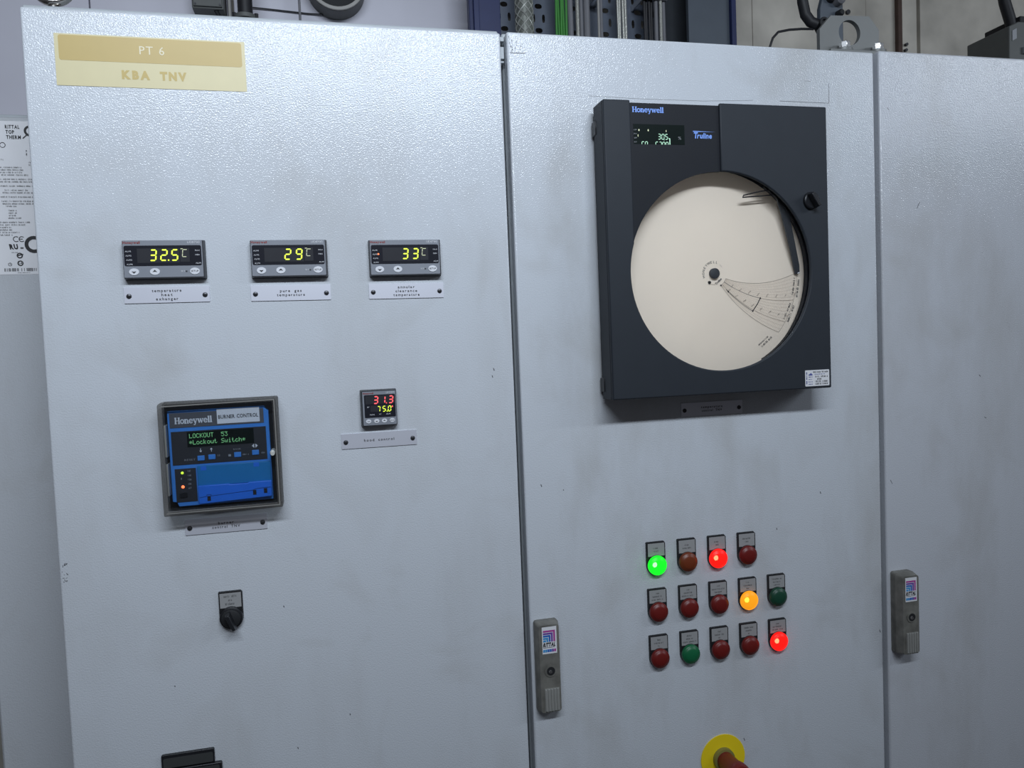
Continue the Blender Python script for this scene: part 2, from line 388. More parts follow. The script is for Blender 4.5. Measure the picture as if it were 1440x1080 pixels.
def thing(name, loc, label, cat, group=None):
    o = bpy.data.objects.new(name, None); C.objects.link(o); o.location = loc; o.empty_display_size = 0.02
    o['_o'] = tuple(loc); o['label'] = label; o['category'] = cat
    if group: o['group'] = group
    return o
def tag(o, label, cat, group=None):
    o['label'] = label; o['category'] = cat
    if group: o['group'] = group
    return o
def structure(o): o['kind'] = 'structure'; return o
def rrect(x0, x1, z0, z1, r, n=5):
    p = []
    for cx, cz, a in ((x1-r, z1-r, 0), (x0+r, z1-r, 90), (x0+r, z0+r, 180), (x1-r, z0+r, 270)):
        for i in range(n+1):
            t = math.radians(a + 90*i/n); p.append((cx+r*math.cos(t), cz+r*math.sin(t)))
    return p
def arc(cx, cz, r, a0, a1, n): return [(cx+r*math.cos(math.radians(a0+(a1-a0)*i/n)), cz+r*math.sin(math.radians(a0+(a1-a0)*i/n))) for i in range(n+1)]

# slab-serif word "Honeywell": stroke skeletons, (x, z) in x-height units
def slab_word(mb, x, z, width, cap, y, m):
    xh = 0.70; T = 0.23; S = 0.11
    def hs(a, b, zz): return ('s', [(a, zz), (b, zz)], S)
    def st(a, z0, z1): return ('s', [(a, z0), (a, z1)], T)
    def ring(cx, a0, a1, rx=0.27): return ('s', [(cx+rx*math.cos(math.radians(t)), xh/2+(xh/2-0.06)*math.sin(math.radians(t))) for t in range(a0, a1+1, 20)], 0.17)
    L = {'H': ([st(.17, .05, .95), st(.75, .05, .95), hs(.02, .33, .05), hs(.02, .33, .95), hs(.6, .91, .05), hs(.6, .91, .95), hs(.2, .72, .5)], .94),
         'o': ([ring(.36, 0, 360)], .72),
         'n': ([st(.17, .05, .65), hs(.02, .3, .65), hs(.02, .34, .05), ('s', [(.22, .52), (.36, .64), (.5, .64), (.6, .5)], .14), st(.6, .05, .5), hs(.45, .76, .05)], .80),
         'e': ([ring(.36, 0, 320), hs(.12, .62, .36)], .72),
         'y': ([('s', [(.14, .64), (.38, .04)], .20), ('s', [(.64, .64), (.33, -.22), (.14, -.24)], .13), hs(.0, .3, .65), hs(.48, .78, .65)], .76),
         'w': ([('s', [(.13, .64), (.32, .06)], .20), ('s', [(.52, .62), (.34, .06)], .12), ('s', [(.52, .64), (.72, .06)], .20), ('s', [(.92, .64), (.74, .06)], .12), hs(.0, .28, .65), hs(.8, 1.05, .65)], 1.05),
         'l': ([st(.19, .05, .97), hs(.04, .2, .97), hs(.02, .36, .05)], .39)}
    tot = sum(L[c][1] for c in 'Honeywell'); sx = width/tot; cx = 0
    for c in 'Honeywell':
        for _, pts, wd in L[c][0]:
            mb.stroke([(x+(cx+px)*sx, z+pz*cap) for px, pz in pts], wd*(sx+cap)/2, y, m)
        cx += L[c][1]
    return mb

# ------------------------------------------------------------------ setting
structure(MB().box(-2.2, 4.2, -2.4, 0.80, -0.10, 0.0, 'floor_grey').build('floor'))
wb = structure(MB().box(-2.2, 4.2, 0.78, 0.90, 0.0, 3.2, 'concrete').build('wall_back'))
mbp = lambda a, b, mt, y0=0.75: MB().box(a, b, y0, 0.78, 0.9, 3.1, mt)
mbp(-2.15, -0.02, 'sheet_wall').build('wall_panel', wb, 0.002)
mbp(-0.018, 0.2545, 'sheet_wall').build('wall_panel', wb, 0.002)
mbp(0.2670, 0.80, 'sheet_wall').build('wall_panel', wb, 0.002)
mbp(1.40, 1.5185, 'concrete').build('wall_panel', wb, 0.001)
mbp(1.5200, 1.8535, 'concrete').build('wall_panel', wb, 0.001)
mbp(1.8555, 2.0135, 'concrete', 0.752).build('wall_panel', wb, 0.001)
mbp(2.0225, 3.20, 'concrete').build('wall_panel', wb, 0.001)
MB().box(1.9435, 1.9570, 0.738, 0.752, 0.9, 3.1, 'rust').build('rusty_strip', wb, 0.002)
for (x, z) in ((1.797, 2.345), (1.976, 2.271), (1.974, 2.256)):
    MB().cyl(x, z, 0.006 if z > 2.3 else 0.004, 0.744, 0.753, 'screw_dark', 10).build('wall_screw', wb)

# ------------------------------------------------------------------ cabinets
def cabinet(x0, x1, d0, d1, ztop, zroof, pm, label, sc=None):
    t = thing('control_cabinet', ((x0+x1)/2, 0.25, 0.0), label, 'cabinet', 'row of control cabinets')
    b = MB(); b.box(x0, x1, 0.024, 0.52, 0.10, zroof, 'frame_paint'); b.build('body', t, 0.003)
    MB().box(x0, x1, 0.04, 0.50, 0.0, 0.10, 'matt_black').build('plinth', t)
    # door: folded sheet
    MB().box(d0, d1, 0.0, 0.020, 0.112, ztop, pm).build('door', t, 0.0028, 3)
    MB().box(d0+0.012, d1-0.012, 0.020, 0.024, 0.122, ztop-0.012, 'rubber').build('door_seal', t)
    return t
cab_a = cabinet(0.0835, 0.6800, 0.0887, 0.6772, 1.9364, 1.9490, 'paint_a', 'light grey control cabinet carrying the yellow label and three small meters')
cab_b = cabinet(0.6845, 1.2730, 0.6858, 1.2696, 1.9388, 1.9460, 'paint_b', 'light grey control cabinet carrying the round chart recorder and signal lamps')
cab_c = cabinet(1.2750, 1.8650, 1.2790, 1.8620, 1.9421, 1.9470, 'paint_c', 'plain light grey control cabinet at the right with only a door handle')
# hinge pieces seen in the slit between the first two doors
for z0, z1, mm, y in ((1.9290, 1.9350, 'frame_paint', 0.010), (1.9060, 1.9225, 'frame_paint', 0.012), (1.9010, 1.9040, 'frame_paint', 0.014)):
    MB().box(0.6776, 0.6846, y, 0.0238, z0, z1, mm).build('hinge', cab_a, 0.0006)
# wear on the doors
s = MB(); rnd = random.Random(3)
for i in range(16):
    x = 0.0905 + rnd.random()*0.008; z = 1.238 + rnd.random()*0.024
    s.stroke([(x, z), (x+rnd.uniform(-.001, .002), z+rnd.uniform(-.003, .003))], 0.0006, -0.00015, 'scuff')
for x, z, l in ((0.6483, 1.478, .003), (0.646, 1.468, .0025), (0.213, 1.09, .001), (0.352, 1.178, .0018), (0.43, 1.02, .0015), (0.36, 0.985, .002)):
    s.stroke([(x, z), (x+l*.3, z-l)], 0.0011, -0.00015, 'scuff')
s.build('scuff_mark', cab_a, fix=False)
s = MB()
for i in range(26):
    x = 0.6895 + rnd.random()**1.6*0.020; z = 1.911 + rnd.random()*0.022
    s.stroke([(x, z), (x+rnd.uniform(-.002, .002), z+rnd.uniform(-.003, .003))], 0.0005, -0.00015, 'scuff')
s.stroke([(0.690, 1.9105), (0.700, 1.9100), (0.712, 1.9108)], 0.0008, -0.00015, 'scuff')
s.stroke([(0.803, 1.8560), (0.88, 1.8545), (0.98, 1.8548), (1.06, 1.8585)], 0.0005, -0.00015, 'pencil')
s.stroke([(1.105, 1.8590), (1.187, 1.8585), (1.189, 1.8585), (1.1895, 1.8880)], 0.0006, -0.00015, 'scuff')
s.stroke([(1.148, 1.8905), (1.158, 1.8900)], 0.0007, -0.00015, 'pencil')
for x, z, l in ((1.0176, 0.8915, .004), (1.0825, 1.212, .0022), (0.93, 1.04, .0018), (1.263, 1.03, .004), (1.16, 1.262, .003), (0.71, 1.31, .003), (0.743, 1.3, .001)):
    s.stroke([(x, z), (x+l*.35, z-l)], 0.0011, -0.00015, 'scuff')
s.build('scuff_mark', cab_b, fix=False)
s = MB()
for x, z, l in ((1.2925, 1.855, .003), (1.288, 1.270, .006), (1.345, 1.70, -.006), (1.347, 1.705, -.004), (1.46, 1.43, .003), (1.47, 1.36, .002)):
    s.stroke([(x, z), (x+.003, z-l)], 0.0008, -0.00015, 'scuff')
s.build('scuff_mark', cab_c, fix=False)

# door handles: part of the cabinet, badge / lock / grip are its sub-parts
def handle(cab, x0, z0, dep=0.018):
    wd, h = 0.0345, 0.1315; x1 = x0+wd; z1 = z0+h
    base = rrect(x0, x1, z0, z1, 0.004); top = rrect(x0+0.0032, x1-0.002, z0+0.003, z1-0.003, 0.004)
    b = MB(); b.prism(base, -dep*0.45, 0.0, 'zinc'); b.prism(base, -dep, -dep*0.45, 'zinc', top)
    hd = b.build('door_handle', cab); hd['label'] = 'worn zinc-grey lever handle with a coloured badge'
    y = -dep-0.0003
    a0, a1, c0, c1 = x0+0.0075, x0+0.0288, z1-0.0440, z1-0.0055
    s = MB(); s.rect(a0, a1, c0, c1, y, 'sticker_white'); yy = y-0.0002
    W_ = a1-a0; H_ = c1-c0
    for k, cm in enumerate(('st_magenta', 'st_purple', 'st_blue', 'st_cyan')):
        o = k*0.0034; t = 0.0026; l = a0+0.0014; rr = a1-0.0022-o; tp = c1-0.0050-o; bt = c1-0.0215
        s.rect(l, rr, tp-t, tp, yy, cm); s.rect(rr-t, rr, bt, tp-t, yy, cm)
    s.rect(a0+0.0014, a1-0.0022-4*0.0034, c1-0.0215, c1-0.005-4*0.0034, yy, 'st_cyan')
    s.text('RITTAL', (a0+a1)/2-0.0008, c0+0.0105, 0.0056, yy, 'ink', bold='x', width=0.0180, gap=0.02, shear=0.25)
    s.rect(a0+0.001, a1-0.003, c0+0.0086, c0+0.0092, yy, 'ink')
    for k, cm in enumerate(('st_cyan', 'st_cyan', 'st_blue', 'st_blue', 'st_purple', 'st_magenta')):
        s.rect(a0+0.001+k*0.0032, a0+0.0038+k*0.0032, c0+0.0024, c0+0.0064, yy, cm)
    s.build('badge', hd, fix=False)
    lx, lz = x0+0.0185, z1-0.0690
    MB().lathe(lx, lz, [(0.0088, y+.0002), (0.0088, y-0.0006), (0.0064, y-0.0008)], 'zinc').build('lock_ring', hd)
    l = MB(); l.lathe(lx, lz, [(0.0060, y-0.0012), (0.0060, y+.0002)], 'matt_black'); l.lathe(lx-.0006, lz-.001, [(0.0022, y-0.0022), (0.0028, y-0.0012)], 'steel_bright', 12)
    l.build('lock_cylinder', hd)
    MB().box(x0+0.0085, x1-0.0045, y-0.0004, y+0.001, z0+0.0045, z0+0.0375, 'zinc_light').build('grip_plate', hd)
    for k in range(5):
        xa = x0+0.0092+k*0.0043; MB().box(xa, xa+0.0026, y-0.0016, y-0.0003, z0+0.0050, z0+0.0368, 'zinc_light').build('grip_rib', hd, 0.0004)
    return hd
handle(cab_b, 0.6905, 0.9852)
handle(cab_c, 1.2845, 0.9915, 0.024)

# ------------------------------------------------------------------ cooling unit on the cabinet's left flank
cu = thing('cooling_unit', (0.007, 0.35, 0.62), 'narrow grey side-mounted cooling unit beside the first cabinet', 'cooling unit')
MB().box(-0.0690, 0.0830, 0.205, 0.50, 0.62, 1.8640, 'paint_cool').build('housing', cu, 0.004)
MB().box(-0.0690, 0.0830, 0.215, 0.50, 1.8642, 1.8700, 'frame_paint').build('lid', cu, 0.002)
st = MB(); st.rect(-0.060, 0.0490, 1.6395, 1.8575, 0.2046, 'sticker_white').build('rating_plate', cu, fix=False)
s = MB(); y = 0.2043
for k, t in enumerate(('RITTAL', 'TOP', 'THERM')):
    s.text(t, -0.0054+k*.0004, 1.8470-k*0.0073, 0.0050, y, 'ink', al='l', bold=True, width={0: .0185, 1: .0110, 2: .0188}[k])
s.stroke(arc(0.0262, 1.8440, 0.0062, 95, 265, 10), 0.0030, y, 'ink'); s.stroke([(0.0168, 1.8335), (0.0215, 1.8378)], 0.0014, y, 'ink'); s.scribble(0.0205, 1.8130, 0.008, 0.0016, y, 'ink', 8, PI/2)
s.stroke(arc(-0.0100, 1.8235, 0.0035, 0, 360, 14), 0.0008, y, 'ink')
zz = 1.802
lines = [(-.03, .04), (.03, .016), (.03, .016), (-.012, .05), (.0, .03), (-.002, .03), (.004, .036), None, (.01, .06), (.01, .06), None, (.01, .06), None, (.004, .03), (.006, .04), None, (.008, .05), None, (.006, .044), (.006, .042), (-.004, .014), None, (-.003, .010), (-.003, .010), (-.003, .010), (.0, .018), None, (-.01, .06), (-.012, .05), (-.02, .03), (-.02, .03), (-.016, .04), (-.02, .03)]
for i, l in enumerate(lines):
    if l: s.scribble(l[0], zz, l[1], 0.0021, y, 'ink_grey', i)
    zz -= 0.0036 if l else 0.0024
s.stroke(arc(-0.0012, 1.6900, 0.0036, 50, 310, 10), 0.0010, y, 'ink'); s.stroke(arc(0.0062, 1.6900, 0.0036, 50, 310, 10), 0.0010, y, 'ink'); s.stroke([(0.0030, 1.6900), (0.0070, 1.6900)], 0.0010, y, 'ink')
s.stroke(arc(0.0215, 1.6822, 0.0098, 60, 300, 16), 0.0048, y, 'ink'); s.text('RU', -0.0045, 1.6760, 0.0070, y, 'ink', bold='x', width=0.0110, gap=0.02, shear=-.15); s.rect(0.0035, 0.0075, 1.6760, 1.6785, y, 'ink_grey')
s.stroke(arc(0.0020, 1.6665, 0.0033, 0, 360, 12), 0.0016, y, 'ink'); s.stroke([(-0.001, 1.6665), (0.0062, 1.6682)], 0.0016, y, 'ink'); s.scribble(-0.0040, 1.6705, 0.008, 0.0012, y, 'ink', 77)
s.stroke(arc(0.0022, 1.6555, 0.0033, 0, 360, 12), 0.0014, y, 'ink'); s.text('SA', 0.0022, 1.6540, 0.0032, y, 'ink', bold='m')
s.stroke(arc(-0.0112, 1.6540, 0.0022, 0, 360, 12), 0.0006, y, 'ink'); s.stroke([(-0.0112, 1.6555), (-0.0112, 1.6540), (-0.0100, 1.6534)], 0.0005, y, 'ink')
for i in range(42):
    if rnd.random() < .72: s.rect(-0.0190+i*0.0011, -0.0190+i*0.0011+0.0007, 1.6440, 1.6485, y, 'ink')
s.scribble(0.006, 1.6415, 0.016, 0.0012, y, 'ink_grey', 5)
s.build('plate_print', cu, fix=False)

# ------------------------------------------------------------------ yellow cabinet label
lb = thing('cabinet_label', (0.2332, 0, 1.8447), 'yellowed two-line adhesive label at the top of the left door', 'label')
MB().prism(rrect(0.1241, 0.3425, 1.8447, 1.9066, 0.0006), -0.0006, 0, 'label_cream').build('sheet', lb)
MB().prism(rrect(0.1285, 0.3385, 1.8750, 1.9050, 0.0028), -0.0008, -0.0005, 'label_yellow').build('band', lb)
MB().text('PT 6', 0.2330, 1.8855, 0.0098, -0.0010, 'label_text', width=0.0285, gap=0.14).build('upper_lettering', lb, fix=False)
MB().text('KBA', 0.2130, 1.8555, 0.0100, -0.0008, 'label_gold', bold='x', width=0.0320).text('TNV', 0.2560, 1.8555, 0.0100, -0.0008, 'label_gold', bold='x', width=0.0310).build('lower_lettering', lb, fix=False)

# ------------------------------------------------------------------ engraved name plates
def name_plate(x, z, rot, lines, label, mt='plate_alu', dz=0.0052, h=0.0034):
    t = thing('name_plate', (x, 0, z), label, 'name plate', 'engraved name plates')
    MB().prism(rrect(x-.05, x+.05, z-.01, z+.01, 0.0004, 1), -0.0014, 0, mt).build('plate', t)
    for sx in (-0.0445, 0.0445):
        b = MB(); b.lathe(x+sx, z-0.0012, [(0.0012, -0.0032), (0.0026, -0.0027), (0.0032, -0.0014)], 'screw_dark', 16)
        b.box(x+sx-0.0022, x+sx+0.0022, -0.0034, -0.0026, z-0.0015, z-0.0009, 'matt_black'); b.build('screw', t)
    s = MB(); n = len(lines)
    for i, (tx, wd) in enumerate(lines):
        s.text(tx, x-0.0005, z-0.0017+((n-1)/2-i)*dz, h, -0.0017, 'ink', bold='m', width=wd, gap=0.32, space=0.8)
    s.build('engraved_lettering', t, fix=False)
    t.rotation_euler.y = -rot
    return t
name_plate(0.2335, 1.5899, 0.000, [('temperature', .0345), ('heat', .0130), ('exhanger', .0260)], 'engraved plate reading temperature heat exhanger below the leftmost meter')
name_plate(0.3834, 1.5889, -0.0045, [('pure gas', .0270), ('temperature', .0350)], 'engraved plate reading pure gas temperature below the middle meter')
name_plate(0.5331, 1.5880, -0.003, [('annular', .0225), ('clearance', .0290), ('temperature', .0350)], 'engraved plate reading annular clearance temperature below the third meter')
name_plate(0.2873, 1.2931, -0.003, [('burner', .0190), ('control TNV', .0340)], 'engraved plate reading burner control below the blue burner unit', 'plate_alu')
name_plate(0.4874, 1.3898, 0.0005, [('hood control', .0400)], 'engraved plate reading hood control below the small square controller', 'plate_alu')
name_plate(0.9787, 1.4033, -0.001, [('temperature', .0350), ('control TNV', .0330)], 'engraved plate reading temperature control in the shadow of the chart recorder', 'plate_alu')

# ------------------------------------------------------------------ three panel meters
def meter(x0, z0, digits, red, label):
    W_, H_ = 0.0960, 0.0490; x1 = x0+W_; z1 = z0+H_
    t = thing('panel_meter', (x0+W_/2, 0, z0), label, 'panel meter', 'digital temperature meters')
    MB().prism(rrect(x0, x1, z0, z1, 0.001, 2), -0.0105, 0, 'meter_black', rrect(x0+.0012, x1-.0012, z0+.0012, z1-.0012, .001, 2)).build('bezel', t)
    MB().prism(rrect(x0+.0018, x1-.0026, z0+.0024, z1-.0012, .0008, 2), -0.0110, -0.0102, 'meter_face').build('front_plate', t)
    y = -0.0113
    X = lambda u: x0+u*W_
    Z = lambda v: z1-v*H_
    MB().prism(rrect(X(.030), X(.960), Z(.665), Z(.155), .0022), -0.0114, -0.0109, 'meter_window').build('display_window', t)
    yw = -0.0116
    MB().rect(X(.185), X(.69), Z(.59), Z(.23), yw, 'window_glow').rect(X(.70), X(.815), Z(.575), Z(.23), yw, 'window_glow').build('display_glass', t, fix=False)
    yd = -0.0118; s = MB()
    for ch, u in digits: 
        if ch == '.': s.rect(X(u)-.0008, X(u)+.0008, Z(.545), Z(.51), yd, 'seg_yellow')
        else: s.seg7(ch, X(u), Z(.530), 0.0066, 0.0128, 0.0017, yd, 'seg_yellow', 0.10)
    s.build('digits', t, fix=False)
    s = MB(); s.seg7('C', X(.727), Z(.445), 0.0050, 0.0088, 0.0008, yd, 'seg_pale', 0.10); s.stroke([(X(.712), Z(.245)), (X(.735), Z(.245))], .0008, yd, 'seg_pale'); s.build('unit_symbol', t, fix=False)
    s = MB(); s.text('Honeywell', X(.022), Z(.105), 0.0028, y, 'logo_red', al='l', bold=True, width=0.0195, gap=.1); s.build('brand_lettering', t, fix=False)
    s = MB(); s.text('UDI1700', X(.945), Z(.105), 0.0027, y, 'white_print', al='r', width=0.0145)
    for i in range(4): s.text('ALM%d' % (i+1), X(.045+.004*i), Z(.315+.108*i), 0.0017, yw, 'white_print', al='l', width=.0066)
    s.text('MAX', X(.885), Z(.305), 0.0017, yw, 'white_print', al='l', width=.0055); s.text('MIN', X(.885), Z(.415), 0.0017, yw, 'white_print', al='l', width=.0048); s.text('ALM', X(.885), Z(.625), 0.0017, yw, 'white_print', al='l', width=.0062)
    s.text('SET', X(.725), Z(.825), 0.0018, y, 'white_print', width=.0048); s.rect(X(.757), X(.777), Z(.83), Z(.795), y, 'ink')
    s.build('printed_lettering', t, fix=False)
    for k, u in enumerate((.137, .385, .868)):
        n = 20; cx, cz = X(u), Z(.81); b = MB()
        ell = lambda q: [(cx+.0060*q*math.cos(2*PI*i/n), cz+.0044*q*math.sin(2*PI*i/n)) for i in range(n)]
        b.prism(ell(1), -0.0118, -0.0108, 'button_white', ell(.93)); bt = b.build('push_button', t)
        g = MB()
        if k < 2:
            d = -1 if k == 0 else 1
            g.poly([(cx-.0027, cz-d*.0006), (cx, cz-d*.0001), (cx+.0027, cz-d*.0006), (cx, cz+d*.0022)][::d], -0.0121, 'ink')
        else: g.text('SETUP', cx, cz-.0010, .0021, -0.0121, 'ink', width=.0088, gap=.1)
        g.build('button_mark', bt, fix=False)
    if red: MB().lathe(X(.128), Z(.400), [(.0006, -.0124), (.0011, -.0116)], 'led_red', 12).build('alarm_led', t)
    return t
meter(0.1857, 1.6085, [('3', .335), ('2', .465), ('.', .558), ('5', .595)], False, 'black panel meter showing 32.5 in yellow digits, leftmost of three')
meter(0.3355, 1.6078, [('2', .445), ('9', .590)], False, 'black panel meter showing 29 in yellow digits, middle of three')
meter(0.4848, 1.6068, [('3', .455), ('3', .595)], True, 'black panel meter showing 33 with a red alarm dot, rightmost of three')

# ------------------------------------------------------------------ hood controller
def controller():
    x0, z0, W_ = 0.4643, 1.4085, 0.0482; x1, z1 = x0+W_, z0+0.0490
    t = thing('process_controller', (x0+W_/2, 0, z0), 'small square controller with red 31.3 above yellow 75.0', 'controller')
    MB().prism(rrect(x0, x1, z0, z1, .001, 2), -0.0105, 0, 'meter_black', rrect(x0+.0012, x1-.0012, z0+.001, z1-.0012, .001, 2)).build('bezel', t)
    MB().prism(rrect(x0+.0026, x1-.0018, z0+.0018, z1-.0022, .0008, 2), -0.0110, -0.0102, 'meter_face').build('front_plate', t)
    X = lambda u: x0+u*W_
    Z = lambda v: z1-v*.049
    MB().prism(rrect(X(.10), X(.945), Z(.755), Z(.14), .0012), -0.0114, -0.0109, 'meter_window').build('display_window', t)
    yw = -0.0116; yd = -0.0118
    MB().rect(X(.13), X(.92), Z(.39), Z(.165), yw, 'window_glow').rect(X(.26), X(.82), Z(.60), Z(.43), yw, 'window_glow').build('display_glass', t, fix=False)
    s = MB(); s.seg7('3', X(.355), Z(.375), .0050, .0090, .0015, yd, 'seg_red', .1); s.seg7('1', X(.555), Z(.375), .0048, .0090, .0015, yd, 'seg_red', .1)
    s.rect(X(.690), X(.715), Z(.39), Z(.36), yd, 'seg_red'); s.seg7('3', X(.765), Z(.375), .0050, .0090, .0015, yd, 'seg_red', .1); s.rect(X(.845), X(.875), Z(.495), Z(.455), yd, 'seg_red'); s.build('process_digits', t, fix=False)
    s = MB(); s.seg7('7', X(.440), Z(.60), .0034, .0068, .0010, yd, 'seg_yellow', .1); s.seg7('5', X(.590), Z(.60), .0034, .0068, .0011, yd, 'seg_yellow', .1)
    s.rect(X(.700), X(.722), Z(.615), Z(.585), yd, 'seg_yellow'); s.seg7('0', X(.738), Z(.60), .0034, .0068, .0011, yd, 'seg_yellow', .1); s.build('setpoint_digits', t, fix=False)
    s = MB(); s.text('Honeywell', X(.075), Z(.115), .0022, -.0113, 'logo_red', al='l', bold=True, width=.0135, gap=.1); s.build('brand_lettering', t, fix=False)
    s = MB(); s.text('UDC1200', X(.93), Z(.115), .0022, -.0113, 'white_print', al='r', width=.0110); s.text('SP', X(.20), Z(.485), .0016, yw, 'white_print', width=.0030)
    s.text('MAN', X(.30), Z(.695), .0017, yw, 'white_print', width=.0058); s.text('AT', X(.52), Z(.690), .0017, yw, 'white_print', width=.0030); s.text('ALM', X(.74), Z(.690), .0017, yw, 'white_print', width=.0056); s.build('printed_lettering', t, fix=False)
    for k, u in enumerate((.195, .415, .625, .840)):
        n = 18; cx, cz = X(u), Z(.855); ell = lambda q: [(cx+.0037*q*math.cos(2*PI*i/n), cz+.0028*q*math.sin(2*PI*i/n)) for i in range(n)]
        bt = MB().prism(ell(1), -.0117, -.0108, 'button_white', ell(.9)).build('push_button', t); g = MB()
        if k in (1, 2):
            d = -1 if k == 1 else 1; g.poly([(cx-.0018, cz-d*.0004), (cx, cz), (cx+.0018, cz-d*.0004), (cx, cz+d*.0015)][::d], -.0120, 'ink')
        else: g.text('AM' if k == 0 else 'SETUP', cx, cz-.0009, .0016, -.0120, 'ink', width=.0034 if k == 0 else .0056, gap=.1)
        g.build('button_mark', bt, fix=False)
controller()

# ------------------------------------------------------------------ burner control behind a smoked cover
def burner():
    x0, x1, z0, z1 = 0.2185, 0.3600, 1.3145, 1.4558; cx = (x0+x1)/2
    t = thing('burner_control', (cx, 0, z0), 'blue burner control unit under a smoky grey transparent cover', 'burner control')
    yF = -0.029
    MB().box(x0+.004, x1-.004, -0.0060, 0.0, z0+.004, z1-.004, 'matt_black').build('mounting_plate', t)
    # cover: four walls with a chamfered upper left corner and a bright inner edge
    outer = [(x0, z0), (x1, z0), (x1, z1), (x0+.004, z1), (x0, z1-.0028)]
    inner = [(x0+.0062, z0+.0065), (x1-.0062, z0+.0065), (x1-.0062, z1-.0058), (x0+.010, z1-.0058), (x0+.0062, z1-.0085)]
    n = 5
    vs = [(x, yF, z) for x, z in outer]+[(x, yF, z) for x, z in inner]+[(x, 0, z) for x, z in outer]+[(x, 0, z) for x, z in inner]
    fs = []
    for i in range(n):
        j = (i+1) % n; fs += [(i, j, n+j, n+i), (2*n+i, 2*n+j, j, i), (n+i, n+j, 3*n+j, 3*n+i), (2*n+j, 2*n+i, 3*n+i, 3*n+j)]
    fr = MB().add(vs, fs, 'smoke_frame').build('cover_frame', t, 0.0016)
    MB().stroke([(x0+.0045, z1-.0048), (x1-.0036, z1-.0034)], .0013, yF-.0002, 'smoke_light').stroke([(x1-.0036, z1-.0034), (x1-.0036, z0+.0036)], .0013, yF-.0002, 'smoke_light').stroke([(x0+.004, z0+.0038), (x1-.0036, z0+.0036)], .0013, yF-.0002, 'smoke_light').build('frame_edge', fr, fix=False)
    MB().box(x0+.0058, x1-.0058, yF+.0010, yF+.0026, z0+.006, z1-.0054, 'smoke_pane').build('cover_pane', t)
    for zc in (z1-.048, z0+.045):
        MB().box(x0+.0060, x0+.0085, yF+.001, -.001, zc-.020, zc+.020, 'smoke_light').build('hinge_clip', t, .0008)
    sc = MB(); sc.tube([(x1-.0090, -.004, 1.3850), (x1-.0090, -.029, 1.3850), (x1-.0085, -.0335, 1.3842)], [.0032, .0032, .0026], 'nylon', 12); sc.build('cover_screw', t)
    # device
    a0, a1, b0, b1 = 0.2276, 0.3480, 1.3240, 1.4440; yD = -0.0175
    X = lambda u: a0+u*(a1-a0)
    Z = lambda v: b1-v*(b1-b0)
    body = [(X(.06), b0), (a1, b0), (a1, Z(.05)), (X(.965), Z(.02)), (X(.955), b1), (a0, b1), (a0, Z(.945)), (X(.045), Z(.955))]
    MB().prism(body, yD, -.001, 'burner_edge').build('device_body', t, .0006)
    y1 = yD-.0006
    hdr = MB().box(X(.020), X(.950), y1, yD+.0005, Z(.175), Z(.02), 'burner_header').build('header_panel', t)
    s = MB(); slab_word(s, X(.070), Z(.135), .0440, .0080, y1-.0003, 'white_print'); s.build('brand_lettering', hdr, fix=False)
    np_ = MB().box(X(.485), X(.910), y1-.0005, y1+.0003, Z(.158), Z(.005), 'sticker_white').build('title_plate', t)
    MB().text('BURNER CONTROL', X(.6975), Z(.105), .0046, y1-.0009, 'ink', bold='m', width=.0480, gap=.14, space=.4).build('title_lettering', np_, fix=False)
    pn = MB().box(X(.026), X(.965), y1, yD+.0005, Z(.565), Z(.215), 'burner_panel').build('display_panel', t)
    MB().box(X(.18), X(.84), y1-.0004, y1+.0003, Z(.385), Z(.225), 'burner_screen').build('screen', t)
    s = MB(); s.dots('LOCKOUT  53', X(.205), Z(.247), .00070, y1-.0008, 'seg_green'); s.dots('*Lockout Switch*', X(.203), Z(.315), .00070, y1-.0008, 'seg_green'); s.build('screen_text', t, fix=False)
    s = MB(); yy = y1-.0003
    for u, d in ((.305, -1), (.410, 1)):
        xx, zz = X(u), Z(.425); s.stroke([(xx, zz-d*.0022), (xx, zz+d*.001)], .0007, yy, 'white_print'); s.poly([(xx-.0016, zz+d*.0004), (xx+.0016, zz+d*.0004), (xx, zz+d*.0026)][::d], yy, 'white_print')
    s.text('BACK', X(.665), Z(.445), .0018, yy, 'grey_print', width=.0090)
    s.poly([(X(.815), Z(.415)), (X(.838), Z(.438)), (X(.838), Z(.392))], yy, 'white_print'); s.poly([(X(.874), Z(.415)), (X(.851), Z(.392)), (X(.851), Z(.438))], yy, 'white_print')
    s.text('RESET', X(.195), Z(.525), .0022, yy, 'grey_print', width=.0130); s.scribble(X(.485), Z(.50), .003, .003, yy, 'grey_print', 3)
    s.rect(X(.575), X(.60), Z(.51), Z(.487), yy, 'grey_print'); s.scribble(X(.75), Z(.505), .008, .0018, yy, 'grey_print', 8); s.scribble(X(.925), Z(.50), .004, .0018, yy, 'grey_print', 9)
    s.build('panel_print', pn, fix=False)
    for u, v in ((.305, .505), (.412, .500), (.668, .495), (.848, .485)):
        MB().box(X(u)-.0042, X(u)+.0042, y1-.0012, y1+.0003, Z(v)-.0033, Z(v)+.0030, 'burner_edge').build('push_button', t, .0005)
    lp = MB().box(X(.040), X(.245), y1, yD+.0005, Z(.955), Z(.605), 'burner_panel').build('lamp_panel', t)
    s = MB()
    for k in range(5): s.scribble(X(.185), Z(.64+.045*k), .0045, .0022, yy, 'grey_print', 20+k)
    s.stroke([(X(.10), Z(.70)), (X(.10), Z(.715))], .001, yy, 'grey_print'); s.build('lamp_print', lp, fix=False)
    MB().lathe(X(.112), Z(.648), [(.0008, y1-.0014), (.0016, y1-.0006), (.0017, y1+.0002)], 'led_green', 14).build('green_led', t)
    MB().lathe(X(.110), Z(.795), [(.0008, y1-.0014), (.0018, y1-.0006), (.0020, y1+.0002)], 'led_red', 14).build('red_led', t)
